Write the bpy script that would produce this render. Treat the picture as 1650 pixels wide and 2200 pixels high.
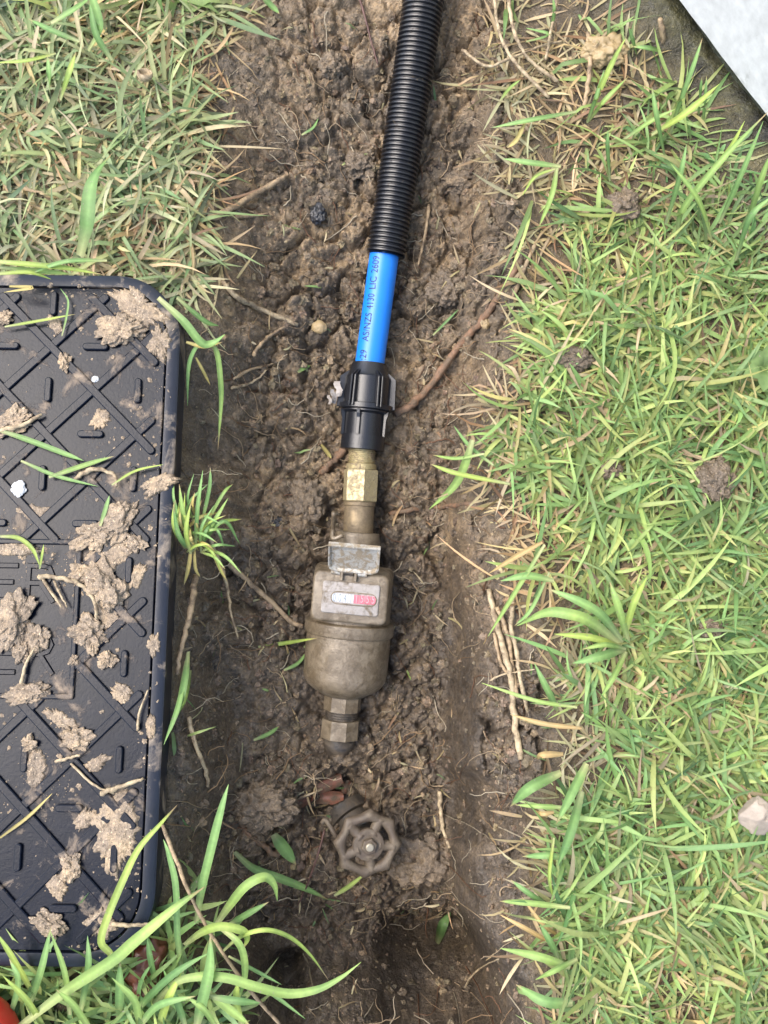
import bpy, math, random
import numpy as np
from mathutils import Vector, Matrix, Euler

for o in list(bpy.data.objects):
    bpy.data.objects.remove(o, do_unlink=True)
scene = bpy.context.scene
COL = scene.collection
rng = np.random.default_rng(7)
random.seed(7)
R = math.radians

# ------------------------------------------------------------------ camera
FPX = 2000.0            # focal length in photo pixels (photo 1650 x 2200)
TILT = R(8.0)
CAM = Vector((0.0, -0.111, 0.72))
cam_d = bpy.data.cameras.new('camera')
cam_d.sensor_fit = 'VERTICAL'
cam_d.angle = 2 * math.atan(1100 / FPX)
cam_d.clip_start = 0.02
cam_d.clip_end = 200
cam = bpy.data.objects.new('camera', cam_d)
cam.location = CAM
cam.rotation_euler = (TILT, 0, 0)
COL.objects.link(cam)
scene.camera = cam

# ------------------------------------------------------------------ sky, sun
SUN_DIR = Vector((-0.50, 0.14, 0.85)).normalized()      # towards the sun
world = bpy.data.worlds.new('World')
scene.world = world
world.use_nodes = True
wn = world.node_tree
bg = wn.nodes['Background']
sky = wn.nodes.new('ShaderNodeTexSky')
sky.sky_type = 'NISHITA'
sky.sun_disc = False
sky.sun_elevation = math.asin(SUN_DIR.z)
sky.sun_rotation = math.atan2(SUN_DIR.x, SUN_DIR.y)
sky.air_density = 1.0
sky.dust_density = 3.0
sky.ozone_density = 1.0
wn.links.new(sky.outputs[0], bg.inputs[0])
bg.inputs[1].default_value = 0.15
sun_d = bpy.data.lights.new('sun', 'SUN')
sun_d.energy = 0.95
sun_d.angle = R(40)
sun_d.color = (1.0, 0.95, 0.87)
sun = bpy.data.objects.new('sun', sun_d)
sun.rotation_euler = (-SUN_DIR).to_track_quat('-Z', 'Y').to_euler()
sun.location = (0, 0, 5)
COL.objects.link(sun)
scene.view_settings.view_transform = 'Standard'
scene.view_settings.look = 'None'
scene.view_settings.gamma = 1
scene.view_settings.exposure = 1.68
scene.cycles.max_bounces = 4
scene.cycles.diffuse_bounces = 2
scene.cycles.glossy_bounces = 2
scene.cycles.caustics_reflective = False
scene.cycles.caustics_refractive = False
scene.cycles.use_denoising = True

# ------------------------------------------------------------------ helpers
CT, ST = math.cos(TILT), math.sin(TILT)
def P(px, py, z):
    """photo pixel -> world point on the horizontal plane z"""
    a, b = (px - 825) / FPX, -(py - 1100) / FPX
    d = Vector((a, b * CT + ST, b * ST - CT))
    s = (z - CAM.z) / d.z
    return CAM + d * s
def proj(x, y, z):
    """world arrays -> photo pixels"""
    dx, dy, dz = x - CAM.x, y - CAM.y, z - CAM.z
    yc = dy * CT + dz * ST
    zc = -dy * ST + dz * CT
    return 825 + FPX * dx / -zc, 1100 - FPX * yc / -zc

def tag(o, label, cat, group=None, kind=None):
    o['label'] = label
    o['category'] = cat
    if group: o['group'] = group
    if kind: o['kind'] = kind
    return o
def empty(name, M, label, cat, group=None):
    o = bpy.data.objects.new(name, None)
    o.empty_display_size = 0.01
    COL.objects.link(o)
    o.matrix_world = M if isinstance(M, Matrix) else Matrix.Translation(M)
    return tag(o, label, cat, group)
def mk(name, v, f, mat, parent=None, smooth=True, loc=None):
    me = bpy.data.meshes.new(name)
    me.from_pydata([tuple(p) for p in v], [], [tuple(q) for q in f])
    me.update()
    if smooth: me.polygons.foreach_set('use_smooth', [True] * len(me.polygons))
    if mat: me.materials.append(mat)
    o = bpy.data.objects.new(name, me)
    COL.objects.link(o)
    if parent is not None: o.parent = parent
    if loc is not None: o.location = loc
    return o
def big(name, v, quads, mat, col=None, smooth=True, tris=None):
    """fast mesh from arrays"""
    me = bpy.data.meshes.new(name)
    nq = 0 if quads is None else len(quads)
    nt = 0 if tris is None else len(tris)
    me.vertices.add(len(v))
    me.vertices.foreach_set('co', np.asarray(v, np.float32).ravel())
    loops = []
    starts = []
    if nq:
        loops.append(np.asarray(quads, np.int32).ravel()); starts.append(np.arange(nq) * 4)
    if nt:
        loops.append(np.asarray(tris, np.int32).ravel()); starts.append(nq * 4 + np.arange(nt) * 3)
    loops = np.concatenate(loops); starts = np.concatenate(starts)
    me.loops.add(len(loops)); me.loops.foreach_set('vertex_index', loops)
    me.polygons.add(nq + nt)
    me.polygons.foreach_set('loop_start', starts.astype(np.int32))
    me.polygons.foreach_set('use_smooth', np.full(nq + nt, smooth))
    me.update(calc_edges=True)
    if col is not None:
        a = me.color_attributes.new('tint', 'FLOAT_COLOR', 'POINT')
        c = np.ones((len(v), 4), np.float32); c[:, :3] = col
        a.data.foreach_set('color', c.ravel())
    me.materials.append(mat)
    o = bpy.data.objects.new(name, me)
    COL.objects.link(o)
    return o
def frame(A, B, up=(0, 0, 1)):
    """local -Y runs from A to B, local Z is up"""
    A, B = Vector(A), Vector(B)
    y = (A - B).normalized()
    z = Vector(up); z = (z - y * z.dot(y)).normalized()
    x = y.cross(z)
    M = Matrix((x, y, z)).transposed().to_4x4()
    M.translation = A
    return M
def lathe_vf(prof, seg=40, cap=True, hexa=0, rot=0.0):
    v, f = [], []
    n = len(prof)
    for t, r in prof:
        for k in range(seg):
            a = 2 * math.pi * k / seg + rot
            v.append((r * math.sin(a), t, r * math.cos(a)))
    for i in range(n - 1):
        for k in range(seg):
            k2 = (k + 1) % seg
            f.append((i * seg + k, i * seg + k2, (i + 1) * seg + k2, (i + 1) * seg + k))
    if cap:
        f.append(tuple(range(seg - 1, -1, -1)))
        f.append(tuple((n - 1) * seg + k for k in range(seg)))
    return v, f
def sharp(o, ang=35):
    me = o.data
    try:
        me.set_sharp_from_angle(angle=R(ang))
    except Exception:
        pass
    return o
def lathe(name, prof, mat, parent, seg=40, rot=0.0, ang=35, cap=True):
    v, f = lathe_vf(prof, seg, cap, rot=rot)
    return sharp(mk(name, v, f, mat, parent), ang)
def catmull(pts, n=6):
    pts = [Vector(p) for p in pts]
    if len(pts) < 3:
        return [pts[0].lerp(pts[1], i / n) for i in range(n + 1)]
    q = [pts[0] * 2 - pts[1]] + pts + [pts[-1] * 2 - pts[-2]]
    out = []
    for i in range(1, len(q) - 2):
        p0, p1, p2, p3 = q[i - 1:i + 3]
        for k in range(n):
            t = k / n
            out.append(0.5 * ((2 * p1) + (p2 - p0) * t + (2 * p0 - 5 * p1 + 4 * p2 - p3) * t * t + (3 * p1 - p0 - 3 * p2 + p3) * t ** 3))
    out.append(pts[-1])
    return out
def sweep_vf(path, radii, seg=10, cap=True):
    path = [Vector(p) for p in path]
    n = len(path)
    v, f = [], []
    t0 = (path[1] - path[0]).normalized()
    nrm = Vector((0, 0, 1)) if abs(t0.z) < 0.9 else Vector((1, 0, 0))
    nrm = (nrm - t0 * nrm.dot(t0)).normalized()
    for i in range(n):
        t = (path[min(i + 1, n - 1)] - path[max(i - 1, 0)]).normalized()
        nrm = (nrm - t * nrm.dot(t)).normalized()
        b = t.cross(nrm)
        for k in range(seg):
            a = 2 * math.pi * k / seg
            v.append(path[i] + (nrm * math.cos(a) + b * math.sin(a)) * radii[i])
    for i in range(n - 1):
        for k in range(seg):
            k2 = (k + 1) % seg
            f.append((i * seg + k, i * seg + k2, (i + 1) * seg + k2, (i + 1) * seg + k))
    if cap:
        f.append(tuple(range(seg - 1, -1, -1)))
        f.append(tuple((n - 1) * seg + k for k in range(seg)))
    return v, f
def box_vf(x0, x1, y0, y1, z0, z1, taper=0.0):
    t = taper
    v = [(x0, y0, z0), (x1, y0, z0), (x1, y1, z0), (x0, y1, z0),
         (x0 + t, y0 + t, z1), (x1 - t, y0 + t, z1), (x1 - t, y1 - t, z1), (x0 + t, y1 - t, z1)]
    f = [(3, 2, 1, 0), (4, 5, 6, 7), (0, 1, 5, 4), (1, 2, 6, 5), (2, 3, 7, 6), (3, 0, 4, 7)]
    return v, f
def bevel(o, w, seg=2):
    m = o.modifiers.new('bevel', 'BEVEL')
    m.width = w; m.segments = seg; m.limit_method = 'ANGLE'; m.angle_limit = R(30)
    m.harden_normals = False
    return o

# numpy noise -------------------------------------------------------------
def vnoise(x, y, s, seed):
    """smooth value noise, cell size s, range about -1..1"""
    g = np.random.default_rng(seed).uniform(-1, 1, (257, 257))
    fx, fy = x / s, y / s
    ix, iy = np.floor(fx).astype(int), np.floor(fy).astype(int)
    tx, ty = fx - ix, fy - iy
    tx, ty = tx * tx * (3 - 2 * tx), ty * ty * (3 - 2 * ty)
    i0, i1, j0, j1 = ix % 257, (ix + 1) % 257, iy % 257, (iy + 1) % 257
    return (g[i0, j0] * (1 - tx) + g[i1, j0] * tx) * (1 - ty) + (g[i0, j1] * (1 - tx) + g[i1, j1] * tx) * ty
def fbm(x, y, s, seed, n=4):
    r, a = 0, 1.0
    for k in range(n):
        r = r + a * vnoise(x, y, s / 2 ** k, seed + k); a *= 0.5
    return r
def worley(x, y, s, seed):
    """F1, F2 (in cells) and a random id per nearest cell"""
    rg = np.random.default_rng(seed)
    J = rg.uniform(0, 1, (257, 257, 2)); ID = rg.uniform(0, 1, (257, 257))
    fx, fy = x / s, y / s
    ix, iy = np.floor(fx).astype(int), np.floor(fy).astype(int)
    f1 = np.full(x.shape, 9.0); f2 = np.full(x.shape, 9.0); idd = np.zeros(x.shape)
    for dx in (-1, 0, 1):
        for dy in (-1, 0, 1):
            cx, cy = ix + dx, iy + dy
            j = J[cx % 257, cy % 257]
            d = np.hypot(cx + j[..., 0] - fx, cy + j[..., 1] - fy)
            c = ID[cx % 257, cy % 257]
            near = d < f1
            f2 = np.where(near, f1, np.minimum(f2, d))
            idd = np.where(near, c, idd)
            f1 = np.where(near, d, f1)
    return f1, f2, idd

# ------------------------------------------------------------------ materials
def nodes_of(name):
    m = bpy.data.materials.new(name); m.use_nodes = True
    nt = m.node_tree
    return m, nt, nt.nodes['Principled BSDF']
class NB:
    def __init__(s, nt): s.nt = nt
    def n(s, t, **kw):
        q = s.nt.nodes.new(t)
        for k, v in kw.items():
            if k.startswith('i_'):
                key = k[2:]
                key = int(key) if key.isdigit() else key.replace('_', ' ')
                q.inputs[key].default_value = v
            else: setattr(q, k, v)
        return q
    def l(s, a, b): s.nt.links.new(a, b)
    def noise(s, scale, detail=4, rough=0.6, vec=None, dist=0.0):
        q = s.n('ShaderNodeTexNoise', i_Scale=scale, i_Detail=detail, i_Roughness=rough, i_Distortion=dist)
        if vec is not None: s.l(vec, q.inputs['Vector'])
        return q.outputs['Fac']
    def ramp(s, fac, stops):
        q = s.n('ShaderNodeValToRGB')
        e = q.color_ramp.elements
        while len(e) < len(stops): e.new(0.5)
        for k, (p, c) in enumerate(stops):
            e[k].position = p
            e[k].color = (c, c, c, 1) if isinstance(c, (int, float)) else (*c, 1)
        s.l(fac, q.inputs[0]); return q.outputs['Color']
    def mix(s, fac, a, b, mode='MIX'):
        q = s.n('ShaderNodeMix', data_type='RGBA', blend_type=mode)
        for sock, val in ((q.inputs[0], fac), (q.inputs[6], a), (q.inputs[7], b)):
            if isinstance(val, (int, float)): sock.default_value = val
            elif isinstance(val, tuple): sock.default_value = (*val, 1)
            else: s.l(val, sock)
        return q.outputs[2]
    def bump(s, h, strength, dist, prev=None):
        q = s.n('ShaderNodeBump', i_Strength=strength, i_Distance=dist)
        s.l(h, q.inputs['Height'])
        if prev is not None: s.l(prev, q.inputs['Normal'])
        return q.outputs[0]
    def obj(s): return s.n('ShaderNodeTexCoord').outputs['Object']
    def geo(s): return s.n('ShaderNodeNewGeometry').outputs['Position']

def mat_soil(name, attr=True, base=(0.133, 0.101, 0.067)):
    m, nt, b = nodes_of(name); N = NB(nt)
    p = N.geo()
    n1 = N.noise(50, 4, 0.65, p); n2 = N.noise(280, 3, 0.7, p); n3 = N.noise(620, 2, 0.7, p)
    c = N.ramp(n1, [(0.3, tuple(x * 0.72 for x in base)), (0.5, base), (0.7, (base[0] * 1.55, base[1] * 1.5, base[2] * 1.35))])
    c = N.mix(1.0, c, N.ramp(n2, [(0.30, 0.42), (0.52, 0.92), (0.72, 1.0)]), 'MULTIPLY')
    sp = N.ramp(n3, [(0.60, 0.0), (0.70, 0.8)])
    c = N.mix(sp, c, (base[0] * 2.4, base[1] * 2.4, base[2] * 2.3))
    if attr:
        a = N.n('ShaderNodeAttribute', attribute_name='tint')
        c = N.mix(1.0, c, a.outputs['Color'], 'MULTIPLY')
    N.l(c, b.inputs['Base Color'])
    N.l(N.ramp(N.noise(150, 2, 0.6, p), [(0.35, 0.30), (0.65, 0.75)]), b.inputs['Roughness'])
    b.inputs['Specular IOR Level'].default_value = 0.5
    bp = N.bump(n2, 0.9, 0.0028)
    bp = N.bump(n3, 0.7, 0.0010, bp)
    N.l(bp, b.inputs['Normal'])
    return m
def mat_plain(name, col, rough=0.5, metal=0.0, var=0.2, scale=60, bump=0.0, bdist=0.0005, spec=0.5, bscale=None):
    m, nt, b = nodes_of(name); N = NB(nt)
    p = N.geo()
    n = N.noise(scale, 5, 0.65, p)
    c = N.ramp(n, [(0.3, tuple(x * (1 - var) for x in col)), (0.7, tuple(min(1, x * (1 + var)) for x in col))])
    N.l(c, b.inputs['Base Color'])
    b.inputs['Roughness'].default_value = rough
    b.inputs['Metallic'].default_value = metal
    b.inputs['Specular IOR Level'].default_value = spec
    if bump:
        N.l(N.bump(N.noise(bscale or scale * 4, 4, 0.6, p), bump, bdist), b.inputs['Normal'])
    return m
def mat_dirty(name, col, mud, lo, hi, rough=0.4, metal=0.0, scale=70, mrough=0.75, spec=0.5, bumpd=0.0006, wear=None, topdust=False):
    """a clean surface with caked mud in noise-shaped patches"""
    m, nt, b = nodes_of(name); N = NB(nt)
    p = N.geo()
    n = N.noise(scale, 7, 0.68, p, 0.4)
    msk = N.ramp(n, [(lo, 0.0), (hi, 1.0)])
    base = N.ramp(N.noise(scale * 3, 4, 0.6, p), [(0.3, tuple(x * 0.85 for x in col)), (0.7, tuple(x * 1.12 for x in col))])
    mc = N.ramp(N.noise(scale * 6, 5, 0.7, p), [(0.3, tuple(x * 0.7 for x in mud)), (0.7, tuple(x * 1.3 for x in mud))])
    c = N.mix(msk, base, mc)
    N.l(c, b.inputs['Base Color'])
    q = N.n('ShaderNodeMapRange'); N.l(msk, q.inputs[0]); q.inputs[3].default_value = rough; q.inputs[4].default_value = mrough
    N.l(q.outputs[0], b.inputs['Roughness'])
    if metal:
        q = N.n('ShaderNodeMapRange'); N.l(msk, q.inputs[0]); q.inputs[3].default_value = metal; q.inputs[4].default_value = 0
        N.l(q.outputs[0], b.inputs['Metallic'])
    b.inputs['Specular IOR Level'].default_value = spec
    bp = N.bump(msk, 0.5, bumpd)
    bp = N.bump(N.noise(scale * 12, 4, 0.7, p), 0.35, 0.0004, bp)
    N.l(bp, b.inputs['Normal'])
    return m
def mat_blade(name, fixed=None):
    m, nt, b = nodes_of(name); N = NB(nt)
    if fixed is None:
        a = N.n('ShaderNodeAttribute', attribute_name='tint').outputs['Color']
    else:
        p0 = N.geo()
        a = N.ramp(N.noise(35, 3, 0.5, p0), [(0.3, tuple(x * 0.75 for x in fixed)), (0.7, tuple(x * 1.2 for x in fixed))])
    p = N.geo()
    c = N.mix(0.35, a, N.ramp(N.noise(300, 3, 0.6, p), [(0.3, 0.55), (0.7, 1.0)]), 'MULTIPLY')
    # muddy specks
    sp = N.ramp(N.noise(420, 3, 0.6, p), [(0.66, 0.0), (0.72, 1.0)])
    c = N.mix(sp, c, (0.33, 0.30, 0.22))
    N.l(c, b.inputs['Base Color'])
    b.inputs['Roughness'].default_value = 0.5
    b.inputs['Specular IOR Level'].default_value = 0.35
    tr = N.n('ShaderNodeBsdfTranslucent'); N.l(c, tr.inputs['Color'])
    mx = N.n('ShaderNodeMixShader'); mx.inputs[0].default_value = 0.38
    N.l(b.outputs[0], mx.inputs[1]); N.l(tr.outputs[0], mx.inputs[2])
    N.l(mx.outputs[0], nt.nodes['Material Output'].inputs['Surface'])
    N.l(N.bump(N.noise(700, 2, 0.5, p), 0.2, 0.0003), b.inputs['Normal'])
    return m

M_SOIL = mat_soil('damp_brown_soil')
M_CLOD = mat_soil('soil_clod_earth', False, (0.155, 0.117, 0.078))
M_MUD = mat_soil('pale_drying_mud', False, (0.29, 0.22, 0.148))
M_BLADE = mat_blade('grass_blade')
M_STRAW = mat_blade('dry_straw')
M_LID = mat_dirty('black_lid_plastic', (0.004, 0.006, 0.012), (0.27, 0.21, 0.15), 0.56, 0.70, rough=0.22, scale=38, spec=0.19)
M_LIDSIDE = mat_dirty('lid_frame_plastic', (0.009, 0.012, 0.020), (0.28, 0.225, 0.165), 0.53, 0.68, rough=0.36, scale=30, spec=0.42)
M_HOSE = mat_dirty('black_corrugated_plastic', (0.008, 0.009, 0.012), (0.13, 0.10, 0.065), 0.60, 0.74, rough=0.28, scale=160, spec=0.55)
M_BLUE = mat_plain('blue_polyethylene', (0.008, 0.18, 0.66), 0.40, 0, 0.05, 40, 0.05, 0.0002)
M_INK = mat_plain('black_print', (0.004, 0.01, 0.06), 0.6)
M_BLACK = mat_dirty('black_fitting_plastic', (0.010, 0.011, 0.014), (0.28, 0.24, 0.17), 0.70, 0.76, rough=0.26, scale=160, spec=0.55)
M_BRASS = mat_dirty('scuffed_brass', (0.40, 0.33, 0.17), (0.16, 0.12, 0.072), 0.46, 0.62, rough=0.4, metal=0.6, scale=110)
M_BRASSD = mat_dirty('muddy_brass', (0.24, 0.185, 0.11), (0.13, 0.098, 0.06), 0.36, 0.62, rough=0.42, metal=0.5, scale=90)
M_METER = mat_dirty('mud_washed_meter_metal', (0.20, 0.16, 0.108), (0.105, 0.078, 0.046), 0.42, 0.60, rough=0.30, metal=0.1, scale=70, mrough=0.5, spec=0.6)
M_PLATE = mat_dirty('grey_register_face', (0.29, 0.265, 0.24), (0.15, 0.118, 0.08), 0.50, 0.66, rough=0.5, scale=110)
M_STEEL = mat_dirty('scuffed_bright_metal', (0.44, 0.42, 0.37), (0.24, 0.19, 0.125), 0.42, 0.56, rough=0.35, metal=0.25, scale=170)
M_VALVE = mat_dirty('muddy_cast_iron', (0.10, 0.075, 0.052), (0.145, 0.115, 0.078), 0.40, 0.60, rough=0.5, scale=60, mrough=0.65)
M_VALVED = mat_dirty('dark_wet_iron', (0.028, 0.025, 0.022), (0.075, 0.057, 0.038), 0.36, 0.58, rough=0.4, scale=70)
M_WHITE = mat_dirty('white_weathered_paint', (0.57, 0.575, 0.57), (0.34, 0.34, 0.31), 0.62, 0.74, rough=0.5, scale=30, spec=0.4, bumpd=0.0003)
M_PLINTH = mat_soil('mossy_dark_concrete', False, (0.075, 0.078, 0.05))
M_ROOT = mat_dirty('tan_root_bark', (0.36, 0.26, 0.15), (0.14, 0.10, 0.062), 0.45, 0.62, rough=0.65, scale=120)
M_ROOTR = mat_dirty('red_brown_root_bark', (0.22, 0.125, 0.07), (0.125, 0.088, 0.055), 0.42, 0.60, rough=0.6, scale=110, bumpd=0.0012)
M_PALE = mat_dirty('pale_dry_stem', (0.42, 0.33, 0.20), (0.16, 0.115, 0.07), 0.44, 0.62, rough=0.6, scale=130)
M_DTWIG = mat_plain('dark_twig_bark', (0.09, 0.045, 0.035), 0.6, 0, 0.4, 150, 0.5, 0.0004)
M_LEAFR = mat_dirty('rotten_red_leaf', (0.19, 0.075, 0.045), (0.10, 0.07, 0.045), 0.42, 0.58, rough=0.4, scale=140)
M_REDSTONE = mat_plain('dark_red_stone', (0.10, 0.032, 0.018), 0.35, 0, 0.5, 60, 0.6, 0.001)
M_STONE = mat_plain('pale_stone', (0.27, 0.225, 0.18), 0.6, 0, 0.3, 60, 0.6, 0.001)
M_BLKSTONE = mat_plain('black_stone', (0.02, 0.02, 0.022), 0.4, 0, 0.4, 80, 0.5, 0.0008)
M_TANSTONE = mat_plain('tan_pebble', (0.30, 0.22, 0.11), 0.55, 0, 0.3, 80, 0.5, 0.0006)
M_CHALK = mat_plain('white_flake', (0.5, 0.51, 0.5), 0.7, 0, 0.1, 200, 0.5, 0.0004)
M_RED = mat_plain('red_rubber', (0.55, 0.035, 0.025), 0.35, 0, 0.08, 40)
M_DRUMW = mat_plain('white_number_drum', (0.50, 0.53, 0.56), 0.35, 0, 0.15, 300)
M_DRUMR = mat_plain('red_number_drum', (0.45, 0.12, 0.15), 0.35, 0, 0.3, 300)
M_DIGIT = mat_plain('grey_digits', (0.20, 0.22, 0.23), 0.5)
M_DIGITP = mat_plain('pink_digits', (0.52, 0.28, 0.30), 0.5)
M_LEAFG = mat_blade('broad_green_leaf', (0.24, 0.36, 0.13))

# ------------------------------------------------------------------ terrain
def curve_world(pts, zf):
    """[(px,py)] at depth zf(py) -> x as a function of world y"""
    q = sorted(((P(a, b, zf(b)).y, P(a, b, zf(b)).x) for a, b in pts))
    ys = np.array([t[0] for t in q]); xs = np.array([t[1] for t in q])
    return lambda y: np.interp(y, ys, xs)
def zline(pairs):
    a = np.array([t[0] for t in pairs], float); b = np.array([t[1] for t in pairs], float)
    return lambda py: float(np.interp(py, a, b))
zF = zline([(-700, 0.0), (-100, 0.002), (0, -0.005), (150, -0.020), (300, -0.036), (550, -0.064), (800, -0.080), (1000, -0.092), (1200, -0.104),
            (1500, -0.118), (1700, -0.132), (1850, -0.150), (1930, -0.168), (1980, -0.180), (2030, -0.178), (2070, -0.158), (2110, -0.130), (2180, -0.10), (2260, -0.07), (2350, -0.03), (2450, 0.0), (3200, 0.0)])
Z0 = lambda py: 0.0
zL1 = lambda py: zF(py) * 0.72
zRW = lambda py: -0.02 - 0.015 * max(0, min(1, (py - 1100) / 400))
L0 = curve_world([(560, -700), (520, -100), (490, 0), (440, 150), (430, 400), (450, 560), (440, 650), (410, 800), (395, 1000), (385, 1400), (370, 1800), (390, 2000), (440, 2080), (500, 2200), (520, 2400), (520, 3200)], Z0)
L1 = curve_world([(640, -700), (620, -100), (590, 200), (580, 500), (570, 700), (540, 900), (520, 1200), (500, 1500), (490, 1800), (540, 2000), (580, 2200), (600, 2400), (600, 3200)], zL1)
R1 = curve_world([(1000, -700), (1010, -50), (1010, 300), (1000, 500), (985, 700), (975, 850), (960, 1000), (955, 1150), (955, 1300), (958, 1500), (962, 1700), (968, 1850), (990, 2000), (1020, 2080), (1030, 2200), (1030, 3200)], zF)
RW = curve_world([(1050, -700), (1050, -50), (1060, 300), (1075, 500), (1060, 700), (1045, 850), (1010, 1000), (1000, 1150), (1020, 1300), (1040, 1500), (1048, 1700), (1056, 1850), (1066, 2000), (1080, 2100), (1090, 2200), (1090, 3200)], zRW)
R0 = curve_world([(1100, -700), (1090, -50), (1085, 100), (1095, 300), (1125, 450), (1125, 600), (1105, 750), (1065, 850), (1050, 960), (1085, 1100), (1105, 1250), (1150, 1400), (1175, 1500), (1170, 1650), (1135, 1750), (1130, 1900), (1130, 2050), (1140, 2200), (1140, 3200)], Z0)
_pys = np.linspace(-700, 3200, 400)
_fy = np.array([P(800, p, zF(p)).y for p in _pys]); _fz = np.array([zF(p) for p in _pys])
_o = np.argsort(_fy)
def floor_z(y): return np.interp(y, _fy[_o], _fz[_o])

step = 0.0013
def axis_lines(lo, hi, far):
    core = np.arange(lo, hi, step)
    out, d, x = [], 0.003, hi
    while x < far:
        out.append(x); x += d; d *= 1.25
    out.append(far)
    inn, d, x = [], 0.003, lo - 0.002
    while x > -far:
        inn.append(x); x -= d; d *= 1.25
    inn.append(-far)
    return np.array(inn[::-1] + list(core) + out)
gx = axis_lines(-0.40, 0.42, 40.0)
gy = axis_lines(-0.56, 0.46, 40.0)
GX, GY = np.meshgrid(gx, gy)
jx = fbm(GX, GY, 0.05, 11, 3) * 0.010
XX = GX + jx
zl1 = floor_z(GY) * 0.72
zf = floor_z(GY)
zrw = np.where(zf < -0.1, -0.033, zf * 0.3)
l0, l1, r1, rw, r0 = (f(GY) for f in (L0, L1, R1, RW, R0))
lerp = lambda x, a, b, za, zb: za + (zb - za) * np.clip((x - a) / np.maximum(b - a, 1e-4), 0, 1)
cm = l1 + (r1 - l1) * 0.35
H = np.zeros_like(GX)
H = np.where(XX > l0, lerp(XX, l0, l1, 0, zl1), H)
H = np.where(XX > l1, lerp(XX, l1, cm, zl1, zf), H)
H = np.where(XX > cm, zf, H)
H = np.where(XX > r1, lerp(XX, r1, rw, zf, zrw), H)
H = np.where(XX > rw, lerp(XX, rw, r0, zrw, 0), H)
H = np.where(XX > r0, 0, H)
def blur(A, n):
    for _ in range(n):
        A[1:-1, 1:-1] = (A[1:-1, 1:-1] * 2 + A[:-2, 1:-1] + A[2:, 1:-1] + A[1:-1, :-2] + A[1:-1, 2:]) / 6
    return A
H = blur(H, 14)
def gauss(cx, cy, sx, sy): return np.exp(-(((GX - cx) / sx) ** 2 + ((GY - cy) / sy) ** 2))
def dig(px, py, z, sx, sy, amt):
    global H
    p = P(px, py, z); H = H + amt * gauss(p.x, p.y, sx, sy)
def pit_dig(px, py, z, sx, sy, amt, pw=5):
    global H
    p = P(px, py, z)
    H = H + amt * np.exp(-((np.abs((GX - p.x) / sx)) ** pw + (np.abs((GY - p.y) / sy)) ** pw))
pit_dig(930, 2015, -0.24, 0.050, 0.036, -0.070)
pit_dig(590, 2065, -0.20, 0.030, 0.024, -0.055)
dig(735, 2040, -0.17, 0.024, 0.045, 0.016)
dig(700, 1900, -0.13, 0.05, 0.04, 0.016)
dig(900, 1850, -0.12, 0.035, 0.028, 0.014)
dig(735, 1720, -0.12, 0.020, 0.016, -0.012)
dig(716, 1664, -0.12, 0.03, 0.017, 0.036)
dig(560, 1720, -0.10, 0.035, 0.03, 0.012)
dig(800, 1150, -0.09, 0.12, 0.02, 0.010)
dig(1300, 60, 0.0, 0.07, 0.05, 0.010)
wdg = (GX - P(1450, 0, 0.05).x) * -0.79 + (GY - P(1450, 0, 0.05).y) * -0.61
H = H + 0.030 * np.clip(1 - wdg / 0.07, 0, 1) ** 1.5 * (np.hypot(GX, GY) < 2)
LAWN = ((GX < l0) | (GX > r0))
# carve the bed of the pipe line so nothing is swallowed
SPINE = [  # px, py, axis z, half width, sink
    (952, -420, 0.014, 0.020, 0.012), (930, -150, 0.014, 0.020, 0.012), (913, -20, 0.010, 0.020, 0.012), (868, 290, -0.022, 0.020, 0.012), (828, 545, -0.046, 0.019, 0.012), (823, 560, -0.047, 0.014, 0.008), (793, 785, -0.061, 0.014, 0.008),
    (790, 800, -0.062, 0.024, 0.010), (778, 967, -0.072, 0.022, 0.010), (775, 985, -0.073, 0.015, 0.004), (768, 1150, -0.083, 0.016, 0.004),
    (766, 1200, -0.085, 0.034, 0.006), (752, 1330, -0.092, 0.043, 0.004), (742, 1470, -0.099, 0.040, 0.004), (738, 1500, -0.101, 0.022, 0.004), (731, 1595, -0.108, 0.018, 0.002)]
sp3 = [(P(a, b, z), z, w, s) for a, b, z, w, s in SPINE]
def carve(A, slope=1.6):
    best = np.full(A.shape, 9.0)
    for (p, z0, w0, s0), (q, z1, w1, s1) in zip(sp3[:-1], sp3[1:]):
        dx, dy = q.x - p.x, q.y - p.y
        L2 = dx * dx + dy * dy
        t = np.clip(((GX - p.x) * dx + (GY - p.y) * dy) / L2, 0, 1)
        d = np.hypot(GX - p.x - t * dx, GY - p.y - t * dy)
        lim = (z0 + (z1 - z0) * t) - (s0 + (s1 - s0) * t) + slope * np.maximum(0, d - (w0 + (w1 - w0) * t))
        best = np.minimum(best, lim)
    return np.minimum(A, best)
WHEEL = P(790, 1812, -0.098)
def carve_disc(A, c, r, z, slope=1.2):
    return np.minimum(A, z + slope * np.maximum(0, np.hypot(GX - c.x, GY - c.y) - r))
H = carve(H); H = carve_disc(H, WHEEL, 0.031, -0.122)
bon = P(748, 1745, -0.125); H = carve_disc(H, bon, 0.022, -0.140, 1.6)
H = blur(H, 3)
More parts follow.
